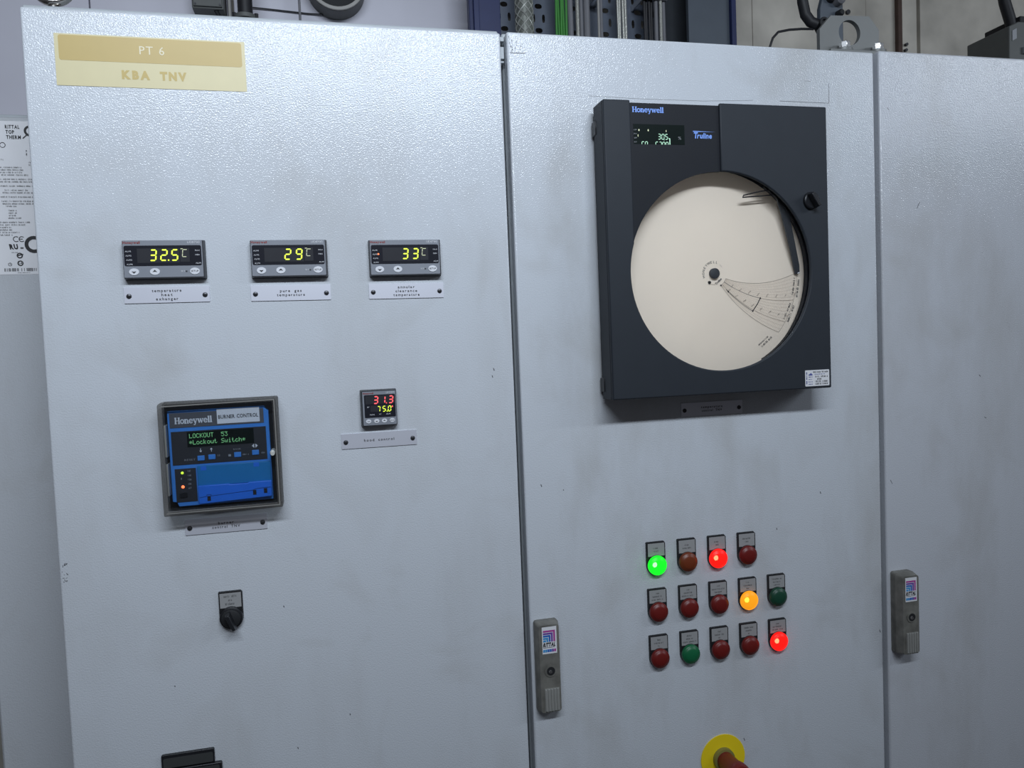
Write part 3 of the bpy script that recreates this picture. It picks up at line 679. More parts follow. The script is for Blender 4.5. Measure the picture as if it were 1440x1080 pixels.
    MB().prism(rrect(X(.075), X(.150), Z(.905), Z(.855), .002), y1-.0016, y1+.0002, 'black_plastic').build('reset_button', t)
    cv = MB().box(X(.262), X(.992), yD-.0034, yD+.0002, Z(.800), Z(.585), 'burner_teal').build('wiring_cover', t, .0008)
    s = MB()
    for u in (.325, .850): s.rect(X(u)-.0034, X(u)+.0034, Z(.635), Z(.590), yD-.0037, 'burner_bright')
    s.build('cover_tab', cv, fix=False)
    kp = [(X(.262), Z(.985)), (X(.992), Z(.960)), (X(.998), Z(.792)), (X(.77), Z(.792)), (X(.755), Z(.80)), (X(.58), Z(.80)), (X(.565), Z(.792)), (X(.262), Z(.792))]
    kd = MB().prism(kp, yD-.0064, yD+.0002, 'burner_bright').build('lower_module', t, .0008)
    for u, v in ((.365, .93), (.820, .905), (.930, .895)):
        MB().box(X(u)-.0020, X(u)+.0020, yD-.0068, yD-.0060, Z(v)-.0030, Z(v)+.0030, 'matt_black').build('latch_slot', kd)
    s = MB(); s.stroke([(X(.275), Z(.915)), (X(.345), Z(.905)), (X(.345), Z(.890)), (X(.385), Z(.890)), (X(.385), Z(.905)), (X(.80), Z(.880)), (X(.84), Z(.865)), (X(.985), Z(.860))], .0005, yD-.0067, 'burner_blue'); s.build('module_seam', kd, fix=False)
    t.rotation_euler.y = -0.003
burner()

# ------------------------------------------------------------------ chart recorder
def recorder():
    x0, x1, z0, z1 = 0.8040, 1.1480, 1.4276, 1.8365; CX, CZ, R = 0.9773, 1.6012, 0.1405; yF = -0.050; yN = -0.0465
    t = thing('chart_recorder', ((x0+x1)/2, 0, z0), 'large dark grey circular chart recorder with a beige paper disc', 'chart recorder')
    MB().box(x0+.003, x1-.004, -.012, 0.0, z0+.003, z1-.010, 'matt_black').build('case', t, .001)
    # door frame
    nl, nr = 0.8430, CX
    aL = math.degrees(math.acos((nl-CX)/R)) if abs(nl-CX) < R else 180; aR = 90.0
    nn = 72
    circ = arc(CX, CZ, R, aL, 360+aR, nn)          # anticlockwise the long way round
    face = [(x0, z1), (x0, z0), (x1, z0), (x1, z1), (nr, z1)] + circ[::-1] + [(nl, z1)]
    MB().prism(face, yF, yF+.006, 'recorder_plastic').build('door_face', t, .0018)
    notch = [(nl+.0002, z1-.0028)] + [(nl+.0002, CZ+R*math.sin(math.radians(aL)))] + arc(CX, CZ, R+.0002, aL, aR, 20) + [(nr-.0002, z1-.0028)]
    MB().prism(notch, yN, yF+.0075, 'recorder_dark').build('display_panel', t)
    s = MB(); th = .006
    s.box(x0, x0+th, yF+.0058, -.010, z0, z1, 'recorder_plastic'); s.box(x1-th, x1, yF+.0058, -.010, z0, z1, 'recorder_plastic')
    s.box(x0+th, x1-th, yF+.0058, -.010, z0, z0+th, 'recorder_plastic'); s.box(x0+th, x1-th, yF+.0076, -.010, z1-th-.0028, z1-.0028, 'recorder_plastic')
    s.build('door_rim', t, .001)
    for zc in (z1-.030, z0+.020):
        MB().box(x0-.0012, x0+.006, -.020, -.004, zc-.010, zc+.010, 'black_plastic').build('hinge', t, .001)
    MB().box(x0+th, x1-th, -.0185, -.0125, z0+th, z1-th-.004, 'chamber').build('chart_plate', t)
    # chart
    y = -.0200
    MB().cyl(CX, CZ, .1485, y, y+.0012, 'chart_paper', 96).build('chart_paper', t)
    ch = t
    MB().lathe(CX, CZ, [(.0060, y-.0050), (.0076, y-.0042), (.0076, y)], 'chamber', 28).build('chart_hub', t)
    MB().lathe(0.9699, 1.5884, [(.0020, y-.0020), (.0024, y)], 'black_plastic', 14).build('drive_pin', t)
    yp = y-.0002; s = MB()
    k = .0001524
    th_up = lambda r: -26.0+.0288*r/k; th_lo = lambda r: -60.8+.0226*r/k
    def pol(r, f):
        a = math.radians(th_up(r)*(1-f)+th_lo(r)*f); return (CX+r*math.cos(a), CZ+r*math.sin(a))
    rs = [.0205+i*(.1365-.0205)/24 for i in range(25)]
    for i in range(1, 16): s.stroke([pol(r, i/16) for r in rs], .00022, yp, 'chart_faint')
    for j in range(1, 46):
        r = .0205+j*(.1365-.0205)/46; s.stroke([pol(r, f/8) for f in range(9)], .00022, yp, 'chart_faint')
    s.build('chart_grid', ch, fix=False)
    s = MB(); yp -= .0001
    for f in (0, .43, .80, 1): s.stroke([pol(r, f) for r in rs], .00045 if f in (0, 1) else .0003, yp, 'chart_ink')
    s.stroke([pol(.1365, f/8) for f in range(9)], .0005, yp, 'chart_ink'); s.stroke([pol(.0205, f/4) for f in range(5)], .0005, yp, 'chart_ink')
    s.stroke([pol(r, .43) for r in rs[:14]], .0006, yp, 'ink_grey'); s.stroke([pol(r, .84) for r in rs[2:14]], .0006, yp, 'ink_grey')
    s.stroke([pol(rs[13], .43), pol(rs[13], .60), pol(rs[13], .84)], .0014, yp, 'ink')
    for p in (pol(rs[13], .43), pol(rs[13], .84), pol(rs[0], 1), pol(rs[3], .84)): s.disc(p[0], p[1], .0013, .0013, yp-.0001, 'ink', 10)
    for i in range(3, 25, 3):
        for f in (.34, .70):
            p = pol(rs[i], f); a = math.radians(th_up(rs[i])*(1-f)+th_lo(rs[i])*f); s.scribble(p[0], p[1], .0052, .0015, yp, 'chart_ink', i, a+1.25)
    for f, l, hh, r in ((.20, .026, .003, .1330), (.62, .026, .003, .1330), (.24, .030, .0034, .1405), (.64, .030, .0034, .1405), (1.24, .022, .0030, .1330), (1.26, .020, .0022, .1280)):
        p = pol(r, f); a = math.radians(th_up(r)*(1-f)+th_lo(r)*f); s.scribble(p[0], p[1], l, hh, yp, 'ink_grey', int(f*100), a+PI/2)
    for i, c in enumerate('HONEYWELL'):
        a = math.radians(196-i*15.5); s.text(c, CX+.0150*math.cos(a), CZ+.0150*math.sin(a), .0034, yp, 'ink_grey', rot=a-PI/2, bold='m')
    s.stroke(arc(CX, CZ, .0160, 35, 52, 4), .0004, yp, 'chart_ink'); s.stroke(arc(CX, CZ, .0160, -70, -110, 6), .0004, yp, 'chart_ink')
    s.text('Truline', CX+.0082, CZ-.0125, .0034, yp, 'ink_grey', bold=True, rot=.75, width=.0125, gap=.08)
    s.build('chart_print', ch, fix=False)
    # pen arm and lifter
    pa = [(1.0800, -.036, 1.7080), (1.0880, -.034, 1.6830), (1.1000, -.031, 1.6400), (1.1095, -.027, 1.6080), (1.1125, -.0245, 1.5975)]
    b = MB(); vs = []; fs = []
    for i, (px, py, pz) in enumerate(pa):
        hw = (.0075, .0062, .0050, .0046, .0036)[i]
        vs += [(px-hw, py, pz), (px+hw, py, pz+.003), (px+hw, py+.003, pz+.003), (px-hw, py+.003, pz)]
    for i in range(len(pa)-1):
        for j in range(4): fs.append((i*4+j, i*4+(j+1) % 4, i*4+4+(j+1) % 4, i*4+4+j))
    fs += [(3, 2, 1, 0), tuple(range(len(vs)-4, len(vs)))]
    b.add(vs, fs, 'chamber'); arm = b.build('pen_arm', t, .0006); MB().tube([(1.1110, -.0262, 1.5985), (1.1145, -.0262, 1.6000)], .0009, 'white_print', 8).build('pen_tip', arm)
    MB().tube([(1.0700, -.040, 1.7200), (1.0450, -.038, 1.7165), (1.0190, -.036, 1.7110), (1.0185, -.035, 1.7085), (1.0450, -.034, 1.7105), (1.0750, -.033, 1.7130)], .0010, 'screw_dark', 8).build('pen_lifter', t)
    g = MB(); o = arc(CX, CZ, .1475, -62, 58, 40); i_ = arc(CX, CZ, .1435, 58, -62, 40); g.prism(o+i_, -.036, -.030, 'recorder_dark'); g.build('chart_guard', t)
    MB().prism(arc(CX, CZ, R+.004, 0, 360, 72)[:-1], yF+.0066, yF+.0082, 'clear_pane').build('window_pane', t)
    # latch knob
    kx, kz = 1.1190, 1.7010
    MB().lathe(kx, kz, [(.0108, yF-.0050), (.0122, yF-.0040), (.0128, yF)], 'black_plastic', 32).build('latch_knob', t)
    g = MB(); a = math.radians(-58); ux, uz = math.cos(a), math.sin(a); nx, nz = -uz, ux
    base = [(kx+ux*s1*.0118+nx*s2*.0036, kz+uz*s1*.0118+nz*s2*.0036) for s1, s2 in ((-1, -1), (1, -1), (1, 1), (-1, 1))]
    tp = [(kx+ux*s1*.0108+nx*s2*.0026, kz+uz*s1*.0108+nz*s2*.0026) for s1, s2 in ((-1, -1), (1, -1), (1, 1), (-1, 1))]
    g.prism(base, yF-.0150, yF-.0045, 'black_plastic', tp); g.build('knob_grip', t, .0008)
    # display
    d0, d1, e0, e1 = 0.8480, 0.9240, 1.7782, 1.8050
    dw = MB().box(d0, d1, yN-.0004, yN+.0008, e0, e1, 'burner_screen').build('display', t)
    X = lambda u: d0+u*(d1-d0)
    Z = lambda v: e1-v*(e1-e0)
    ys = yN-.0007; s = MB()
    for c, u in (('3', .475), ('0', .545), ('5', .615)): s.seg7(c, X(u), Z(.75), .0034, .0070, .0009, ys, 'seg_mint', .06)
    s.rect(X(.585), X(.595), Z(.80), Z(.76), ys, 'seg_mint')
    for c, u in (('5', .15), ('P', .215), ('6', .42), ('3', .49), ('0', .555), ('0', .62)): s.seg7(c, X(u), Z(1.175), .0034, .0076, .0009, ys, 'seg_mint', .06, 'abf' if c in '5P60' else 'ab')
    s.stroke([(X(.690), Z(.70)), (X(.703), Z(.72)), (X(.703), Z(.995))], .0013, ys, 'seg_mint')
    s.disc(X(.105), Z(.31), .0010, .0015, ys, 'seg_pale', 8); s.disc(X(.285), Z(.31), .0010, .0015, ys, 'seg_pale', 8); s.rect(X(.628), X(.642), Z(.37), Z(.28), ys, 'seg_pale'); s.rect(X(.078), X(.092), Z(.64), Z(.53), ys, 'seg_pale')
    s.build('display_digits', dw, fix=False)
    s = MB(); s.text('%', X(.90), Z(.74), .0038, ys, 'grey_print', width=.0045)
    for i, tt in enumerate(('LSP', 'PV', 'SP', 'OUT')): s.text(tt, X(.005), Z(.33+.205*i), .0018, ys, 'grey_print', al='l', width=.0042)
    s.build('display_print', dw, fix=False)
    s = MB(); slab_word(s, 0.8472, 1.8210, .0465, .0074, yN-.0003, 'logo_blue'); s.build('brand_lettering', t, fix=False)
    s = MB(); s.text('T', 0.9375, 1.7878, .0082, yN-.0003, 'logo_blue', al='l', bold=True, width=.0062, shear=.12); s.text('ruline', 0.9430, 1.7878, .0072, yN-.0003, 'logo_blue', al='l', bold=True, width=.0225, gap=.1, shear=.15); s.poly([(0.9372, 1.7964), (0.9715, 1.7969), (0.9372, 1.7978)], yN-.0003, 'logo_blue'); s.build('series_lettering', t, fix=False)
    # calibration sticker
    q0, q1, p0, p1 = 1.1037, 1.1440, 1.4312, 1.4548
    stk = MB().prism(rrect(q0, q1, p0, p1, .001, 2), yF-.0003, yF+.0002, 'sticker_white').build('calibration_sticker', t)
    s = MB(); ys = yF-.0006; X = lambda u: q0+u*(q1-q0); Z = lambda v: p1-v*(p1-p0)
    s.scribble(X(.075), Z(.5), .018, .0020, ys, 'sticker_blue', 1, PI/2); s.rect(X(.14), X(.30), Z(.33), Z(.26), ys, 'sticker_blue'); s.poly([(X(.16), Z(.26)), (X(.28), Z(.26)), (X(.24), Z(.17))], ys, 'sticker_blue')
    s.scribble(X(.65), Z(.16), .025, .0021, ys, 'ink', 2); s.scribble(X(.60), Z(.28), .018, .0012, ys, 'sticker_blue', 3)
    for v, sd in ((.44, 4), (.59, 5), (.74, 6), (.89, 7)): s.scribble(X(.22), Z(v), .0072, .0014, ys, 'sticker_blue', sd); s.scribble(X(.68 if v > .7 or v < .5 else .60), Z(v+.01), .021 if v != .59 else .008, .0024, ys, 'ink', sd+9)
    s.build('sticker_print', stk, fix=False)
recorder()

# ------------------------------------------------------------------ signal lamps
def holder(mb, x, zt, wd=0.0304):
    r = wd/2; zc = zt-.0345
    p = [(x-r, zt-.001), (x-r+.001, zt), (x+r-.0022, zt), (x+r, zt-.0022)] + arc(x, zc, r, 0, -180, 16)
    return mb.prism(p, -.0030, 0, 'holder_black', [(a+(x-a)*.03, b+(zc+.01-b)*.03) for a, b in p])
LX, LZ, PX, PZ = 0.8657+0.0152, 1.2117, 0.0494, 0.0699
LAMPS = [
 [('green_lit', (.35, .35), 'lit green signal lamp, first of the top row'), ('amber', (.30, .56), 'unlit brownish amber signal lamp between the lit green and lit red ones'), ('red_lit', (.36, .20), 'lit red signal lamp in the top row of lamps'), ('red', (.55, .20), 'unlit dark red signal lamp ending the top row, right of the lit red one')],
 [('red', (.20, .62, .75), 'unlit red signal lamp directly below the lit green one'), ('red', (.20, .58, .86), 'unlit red signal lamp directly below the amber one'), ('red', (.20, .88, .50), 'unlit red signal lamp directly left of the lit yellow one'), ('yellow_lit', (.25, .60, .20), 'lit yellow signal lamp in the middle row'), ('green_dark', (.66, .50, .45), 'unlit dark green signal lamp right of the lit yellow one')],
 [('red', (.20, .62, .12), 'unlit red signal lamp at the bottom left of the lamp group'), ('green', (.36, .45, .90), 'unlit green signal lamp in the bottom row'), ('red', (.20, .62, .12), 'unlit red signal lamp right of the bottom row green one'), ('red', (.62, .45, .10), 'unlit red signal lamp left of the lit red one in the bottom row'), ('red_lit', (.25, .70, .72), 'lit red signal lamp ending the bottom row')]]
sd = 100; proto = {}
for r, row in enumerate(LAMPS):
    for c, (kind, lines, label) in enumerate(row):
        x = LX+c*PX; zt = LZ-r*PZ; zc = zt-.0345
        t = thing('signal_lamp', (x, 0, zc), label, 'signal lamp', 'signal lamps below the chart recorder')
        def shared(key, name, fn, bev=0.0):
            if key in proto: o = proto[key].copy(); C.objects.link(o); o.parent = t
            else: o = fn().build(name, t, bev); proto[key] = o
            return o
        shared('holder', 'label_holder', lambda: holder(MB(), x, zt))
        shared('plate', 'label_plate', lambda: MB().box(x-.0129, x+.0133, -.0034, -.0028, zt-.0215, zt-.0024, 'holder_label'))
        s = MB(); n = len(lines)
        for i, l in enumerate(lines):
            s.scribble(x, zt-.0128+((n-1)/2-i)*.0046, .0262*l*.92, .0022, -.0036, 'ink_grey', sd); sd += 1
        s.build('label_print', t, fix=False)
        shared('ring', 'lamp_ring', lambda: MB().lathe(x, zc, [(.0144, -.0047), (.0147, -.0046), (.0148, -.0028)], 'holder_black', 32))
        lit = kind.endswith('_lit')
        prof = [(.0003, -.0128), (.0040, -.0126), (.0080, -.0119), (.0107, -.0109), (.0112, -.0103), (.0128, -.0098), (.0141, -.0086), (.0145, -.0070), (.0145, -.0046)]
        shared('lens_'+kind, 'lens', lambda: MB().lathe(x, zc, prof, 'lens_'+kind, 36, cap=not lit))
        if lit:
            bm_ = 'bulb_'+kind[:-4]
            shared(bm_, 'bulb', lambda: MB().tube([(x-.0052, -.0062, zc-.0022), (x-.0048, -.0064, zc-.0010), (x-.0040, -.0066, zc+.0010), (x-.0028, -.0066, zc+.0034), (x-.0020, -.0064, zc+.0046)], [.0008, .0026, .0033, .0024, .0007], bm_, 12))

# ------------------------------------------------------------------ selector switch on the left door
sx, szt = 0.2868, 1.2060; szc = szt-.0345
t = thing('selector_switch', (sx, 0, szc), 'black rotary selector switch on the left door under the burner control', 'selector switch')
holder(MB(), sx, szt, 0.0298).build('label_holder', t)
MB().box(sx-.0130, sx+.0132, -.0034, -.0028, szt-.0215, szt-.0024, 'holder_label').build('label_plate', t)
s = MB()
for i, (l, q) in enumerate(((.60, 1), (.18, 2), (.48, 3))): s.scribble(sx, szt-.0075-i*.0050, .0262*l, .0026, -.0036, 'ink_grey', 300+q)
s.build('label_print', t, fix=False)
MB().lathe(sx, szc, [(.0120, -.0075), (.0142, -.0065), (.0148, -.0028)], 'black_plastic', 32).build('collar', t)
MB().lathe(sx, szc, [(.0100, -.0115), (.0118, -.0105), (.0120, -.0070)], 'matt_black', 28).build('knob', t)
a = math.radians(-68); ux, uz = math.cos(a), math.sin(a); nx, nz = -uz, ux
q = lambda L0, L1, wd: [(sx+ux*p+nx*k*wd, szc+uz*p+nz*k*wd) for p, k in ((L0, -1), (L1, -.7), (L1, .7), (L0, 1))]
MB().prism(q(-.0105, .0130, .0036), -.0235, -.0100, 'black_plastic', q(-.0085, .0125, .0026)).build('pointer_grip', t, .0008)

# ------------------------------------------------------------------ emergency stop
ex, ez = 0.9812, 0.8665
t = thing('emergency_stop', (ex, 0, ez), 'red emergency stop button on a round yellow plate near the bottom edge', 'emergency stop')
MB().cyl(ex, ez, .0366, -.0015, 0, 'estop_yellow', 64).build('yellow_plate', t)
MB().lathe(ex, ez, [(.0140, -.0080), (.0168, -.0075), (.0172, -.0015)], 'estop_collar', 32).build('collar', t)
MB().lathe(ex, ez, [(.0090, -.0560), (.0150, -.0545), (.0170, -.0500), (.0165, -.0420), (.0140, -.0300), (.0132, -.0060)], 'estop_red', 36).build('mushroom_button', t)

# ------------------------------------------------------------------ black latch at the bottom edge
t = thing('switch_handle', (0.2250, 0, 0.900), 'black two-bar switch handle at the bottom edge of the left door', 'switch')
MB().prism(rrect(0.1922, 0.2562, 0.9850, 1.0032, .0020), -.0045, 0, 'black_plastic').build('upper_bar', t, .0006)
MB().prism(rrect(0.1945, 0.2545, 0.9862, 0.9988, .0020), -.0050, -.0040, 'bar_inlay').build('bar_inlay', t)
MB().prism(rrect(0.1930, 0.2648, 0.9000, 0.9842, .0022), -.0060, 0, 'black_plastic').build('lower_bar', t, .0008)
MB().prism(rrect(0.1960, 0.2618, 0.9040, 0.9815, .0020), -.0065, -.0055, 'bar_inlay').build('bar_inlay', t)

# ------------------------------------------------------------------ things on the cabinet roofs
t = thing('eye_bolt', (0.104, 0.08, 1.949), 'shiny steel eye bolt on the roof of the first cabinet', 'eye bolt')
MB().torus((0.1040, 0.080, 1.9985), 0.0225, 0.0060, 'chrome').build('ring', t)
MB().tube([(0.104, 0.08, 1.949), (0.104, 0.08, 1.956), (0.104, 0.08, 1.9585), (0.104, 0.08, 1.970)], [.013, .013, .008, .007], 'chrome', 20).build('shank', t)
t = thing('lifting_bracket', (1.270, 0.06, 1.947), 'grey eight-sided steel lifting bracket with a round hole on the cabinet roof', 'bracket')
lx0, lx1, hx, hz, hr = 1.2165, 1.3265, 1.2714, 1.9912, 0.0200
out = [(lx0, 1.947), (lx0, 1.9940), (1.2375, 2.0165), (1.3085, 2.0192), (lx1, 1.9985), (lx1, 1.947)]
def ray(poly, c, a):
    dx, dz = math.cos(a), math.sin(a); best = None
    for (xa, za), (xb, zb) in zip(poly, poly[1:]+poly[:1]):
        ex_, ez_ = xb-xa, zb-za; den = dx*ez_-dz*ex_
        if abs(den) < 1e-12: continue
        tt = ((xa-c[0])*ez_-(za-c[1])*ex_)/den; uu = ((xa-c[0])*dz-(za-c[1])*dx)/den
        if tt > 0 and -1e-6 <= uu <= 1+1e-6 and (best is None or tt < best): best = tt
    return (c[0]+dx*best, c[1]+dz*best)
angs = sorted([2*PI*i/40 for i in range(40)] + [math.atan2(z-hz, x-hx) % (2*PI) for x, z in out])
O_ = [ray(out, (hx, hz), a) for a in angs]; I_ = [(hx+hr*math.cos(a), hz+hr*math.sin(a)) for a in angs]; n = len(angs)
vs = [(x, .057, z) for x, z in O_]+[(x, .057, z) for x, z in I_]+[(x, .065, z) for x, z in O_]+[(x, .065, z) for x, z in I_]; fs = []
for i in range(n):
    j = (i+1) % n; fs += [(i, j, n+j, n+i), (2*n+j, 2*n+i, 3*n+i, 3*n+j), (2*n+i, 2*n+j, j, i), (n+i, n+j, 3*n+j, 3*n+i)]
MB().add(vs, fs, 'steel_lug').build('lug_plate', t)
MB().box(lx0, lx1, .030, .057, 1.947, 1.954, 'steel_lug').build('foot_plate', t, .001)
for bx, by in ((1.2535, .046), (1.3155, .046)):
    b = MB(); hexp = [(bx+.0085*math.cos(PI/3*i+.3), by+.0085*math.sin(PI/3*i+.3)) for i in range(6)]; ws = [(bx+.0135*math.cos(PI/10*i), by+.0105*math.sin(PI/10*i)) for i in range(20)]
    for pl, za, zb, mm in ((ws, 1.954, 1.961, 'steel_lug'), (hexp, 1.961, 1.9710, 'steel_bright')):
        k = len(pl); b.add([(x, y, za) for x, y in pl]+[(x, y, zb) for x, y in pl], [tuple(range(k-1, -1, -1)), tuple(range(k, 2*k))]+[(i, (i+1) % k, k+(i+1) % k, k+i) for i in range(k)], mm)
    b.build('bolt', t, .0006)

# ------------------------------------------------------------------ service run behind the cabinets
t = thing('steel_column', (0.79, 0.64, 0.0), 'dark blue painted steel column left of the cable tray', 'column', 'blue steel columns')
MB().box(0.7580, 0.8260, 0.606, 0.618, 0.0, 3.0, 'blue_steel').build('flange', t, .001)
MB().box(0.7720, 0.7840, 0.618, 0.70, 0.0, 3.0, 'blue_steel').build('web', t)
MB().box(0.7660, 0.7780, 0.597, 0.606, 0.0, 3.0, 'blue_steel').build('edge_strip', t, .001)
t = thing('steel_column', (1.31, 0.64, 0.0), 'slate grey steel column with a blue edge right of the cable tray', 'column', 'blue steel columns')
MB().box(1.2656, 1.3690, 0.600, 0.612, 0.0, 3.0, 'slate').build('face_plate', t, .001)
MB().box(1.3692, 1.3810, 0.590, 0.66, 0.0, 3.0, 'blue_steel').build('flange', t, .001)
MB().box(1.2120, 1.3300, 0.690, 0.70, 0.0, 3.0, 'slate_dark').build('web', t)

tr = thing('cable_tray', (1.05, 0.66, 1.0), 'slotted slate grey cable tray rising behind the cabinets', 'cable tray')
vs = []; fs = []
def cell(xa, xb, za, zb, cx, cz, hw, hh):
    rr = min(hw, hh); rc = [(xa, za), (xb, za), (xb, zb), (xa, zb)]
    st_ = rrect(cx-hw, cx+hw, cz-hh, cz+hh, rr*.98, 3)
    an = sorted([2*PI*i/14 for i in range(14)] + [math.atan2(z-cz, x-cx) % (2*PI) for x, z in rc]); k = len(an); b = len(vs)
    for a in an: vs.append((ray(rc, (cx, cz), a)[0], .66, ray(rc, (cx, cz), a)[1]))
    for a in an: p = ray(st_, (cx, cz), a); vs.append((p[0], .66, p[1]))
    for i in range(k): j = (i+1) % k; fs.append((b+i, b+j, b+k+j, b+k+i))
PXT, PZT = 0.0798, 0.0534
for c in range(-1, 4):
    for r in range(-4, 7):
        xc = 0.9275+c*PXT; zc = 2.2157+r*PZT
        cell(xc-PXT/2, xc+PXT/2, zc-PZT/4, zc+PZT/4, xc, zc, .0085, .0055)
        cell(xc-PXT/2, xc, zc+PZT/4, zc+PZT*.75, xc-.0115, zc+PZT/2, .0034, .0098)
        cell(xc, xc+PXT/2, zc+PZT/4, zc+PZT*.75, xc+.0115, zc+PZT/2, .0034, .0098)
o = MB().add(vs, fs, 'tray').build('slotted_sheet', tr, smooth=False); sm = o.modifiers.new('solid', 'SOLIDIFY'); sm.thickness = .002
MB().box(1.2060, 1.2095, .605, .66, 1.95, 2.62, 'galv').build('side_flange', tr)
MB().box(0.8070, 0.8100, .625, .66, 1.95, 2.62, 'tray').build('side_flange', tr)

def px2x(u): return 0.8503 + (u-720)*(0.8933-0.8503)/27 if u < 760 else 0.9482+(u-781)*(1.2163-0.9482)/(940-781)
def cable(px0, px1, mm, label, y=.60, grp='cables on the tray', sway=0.0, name='cable', n=10, zc=(1.96, 2.10, 2.2, 2.3, 2.45, 2.62)):
    a, b = px2x(px0), px2x(px1); x = (a+b)/2; r = (b-a)/2
    o = MB().tube([(x + sway*math.sin(k*1.7+px0), y, z) for k, z in enumerate(zc)], r, mm, n).build(name)
    return tag(o, label, 'cable', grp)
# thick braided hose with woven wires
hx_ = px2x(734.5); t = thing('braided_hose', (hx_, .585, 1.95), 'thick braided hose at the left edge of the cable tray', 'hose')
MB().tube([(hx_, .585, z) for z in (1.95, 2.2, 2.4, 2.62)], .0185, 'braid_hose', 24).build('core', t)
b = MB()
for sgn in (1, -1):
    for k in range(7):
        pts = [(hx_+.0192*math.cos(2*PI*k/7+sgn*q*.42), .585+.0192*math.sin(2*PI*k/7+sgn*q*.42), 2.12+q*.0085) for q in range(28)]
        b.tube(pts, .0014, 'braid_wire', 5)
o = b.build('woven_wire', t); o['kind'] = 'stuff'
for k in range(5): cable(781+k*3.3, 784.2+k*3.3, 'cable_green', ('leftmost', 'second', 'third', 'fourth', 'rightmost')[k]+' of the five bright green wires on the cable tray', .600+.004*(k % 2), 'green earth wires', .0012, 'wire', 8)
cable(797.5, 805, 'cable_grey', 'grey cable directly right of the green wires', sway=.0004)
cable(807.6, 812.6, 'braid', 'thin silver braided cable between two grey cables', .596, sway=.0004, name='braided_cable')
cable(813.6, 818.6, 'cable_grey', 'thin grey cable right of the silver braided one', sway=.0004)
cable(819.4, 828, 'cable_grey', 'thickest grey cable of the group beside the green wires', sway=.0004)
cable(839.0, 842.2, 'cable_pale', 'thin pale cable alone in the middle of the tray', .602, sway=.0006)
cable(842.8, 847.2, 'cable_grey', 'grey cable clipped beside the lone thin pale one', .604, sway=.0006)
for k in range(4): cable(865.5+k*3.9, 869.0+k*3.9, 'braid', ('leftmost', 'second', 'third', 'rightmost')[k]+' of four silver braided cables at mid tray', .600+.004*(k % 2), 'four silver braided cables', .0008, 'braided_cable', 8)
for k in range(4): cable(903.5+k*3.6, 907+k*3.6, 'cable_black', ('leftmost', 'second', 'third', 'rightmost')[k]+' of four black cables on the tray', .600+.003*(k % 2), 'four black cables', .0006, 'cable', 8)
cable(918.8, 924, 'cable_grey', 'grey cable right of the four black ones', .598, sway=.0004)
cable(925, 929.2, 'braid', 'silver braided cable right of the black cables', .594, sway=.0004, name='braided_cable')
cable(930, 935.2, 'cable_grey', 'grey cable nearest the right flange of the tray', .600, sway=.0004)
for (u0, u1, z, lab) in ((838, 848.5, 2.274, 'small steel cable clip on the lone pale cable'), (902.5, 935.8, 2.272, 'wide steel cable clip across the black cables')):
    a, b_ = px2x(u0), px2x(u1)
    c = thing('cable_clip', ((a+b_)/2, .60, z), lab, 'clip', 'cable clips')
    MB().box(a, b_, .588, .592, z-.003, z+.014, 'cable_grey').build('strap', c, .0008)
    MB().box(a-.002, a+.001, .588, .658, z-.002, z+.010, 'galv').build('leg', c); MB().box(b_-.001, b_+.002, .588, .658, z-.002, z+.010, 'galv').build('leg', c)

# left wall fittings
t = thing('junction_box', (0.221, 0.72, 2.2335), 'small dark junction box on the wall above the left cabinet', 'junction box')
MB().box(0.190, 0.2525, 0.690, 0.75, 2.2335, 2.300, 'jbox').build('box', t, .002)
MB().box(0.193, 0.2495, 0.685, 0.690, 2.2370, 2.300, 'jbox').build('lid', t, .001)
for x in (.197, .2455): MB().cyl(x, 2.241, .0022, .683, .686, 'screw_dark', 10).build('screw', t)
tag(MB().tube([(0.235, .700, 2.236), (0.245, .695, 2.215), (0.254, .69, 2.196), (0.262, .66, 2.150), (0.262, .62, 2.05), (0.262, .60, 1.95)], .0045, 'cable_black', 8).build('cable'), 'black cable leaving the small dark junction box', 'cable')
tag(MB().box(0.2575, 0.2630, 0.725, 0.75, 1.2, 3.0, 'cable_pale').build('trunking', None, .001), 'narrow pale vertical trunking strip on the sheet metal wall', 'trunking')
t = thing('black_pipe', (0.2985, .64, 1.0), 'black vertical pipe with a flange behind the left cabinet', 'pipe')
MB().tube([(0.2985, .64, 1.0), (0.2985, .64, 2.6)], .0148, 'cable_black', 20).build('pipe', t)
b = MB(); b.tube([(0.2985, .64, 2.194), (0.2985, .64, 2.203)], .0215, 'jbox', 20); b.build('flange', t, .001)
for x in (.277, .320): MB().tube([(x, .635, 2.190), (x, .635, 2.206)], .0040, 'screw_dark', 8).build('flange_bolt', t)
tag(MB().tube([(0.4062, .66, 1.0), (0.4062, .66, 2.6)], .0026, 'cable_grey', 8).build('rod'), 'thin grey vertical rod left of the round duct end', 'rod')
tag(MB().tube([(0.295, .744, 2.265), (0.35, .745, 2.263), (0.42, .745, 2.259), (0.47, .744, 2.258)], .0014, 'cable_black', 8).build('wire'), 'thin dark wire running sideways to the round duct end', 'wire')
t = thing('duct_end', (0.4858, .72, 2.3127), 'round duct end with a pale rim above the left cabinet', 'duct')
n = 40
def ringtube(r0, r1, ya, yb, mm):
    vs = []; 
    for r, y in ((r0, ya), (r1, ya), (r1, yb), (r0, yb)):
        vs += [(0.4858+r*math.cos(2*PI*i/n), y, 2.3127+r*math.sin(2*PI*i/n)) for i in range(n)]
    return MB().add(vs, [(k*n+i, k*n+(i+1) % n, ((k+1) % 4)*n+(i+1) % n, ((k+1) % 4)*n+i) for k in range(4) for i in range(n)], mm)
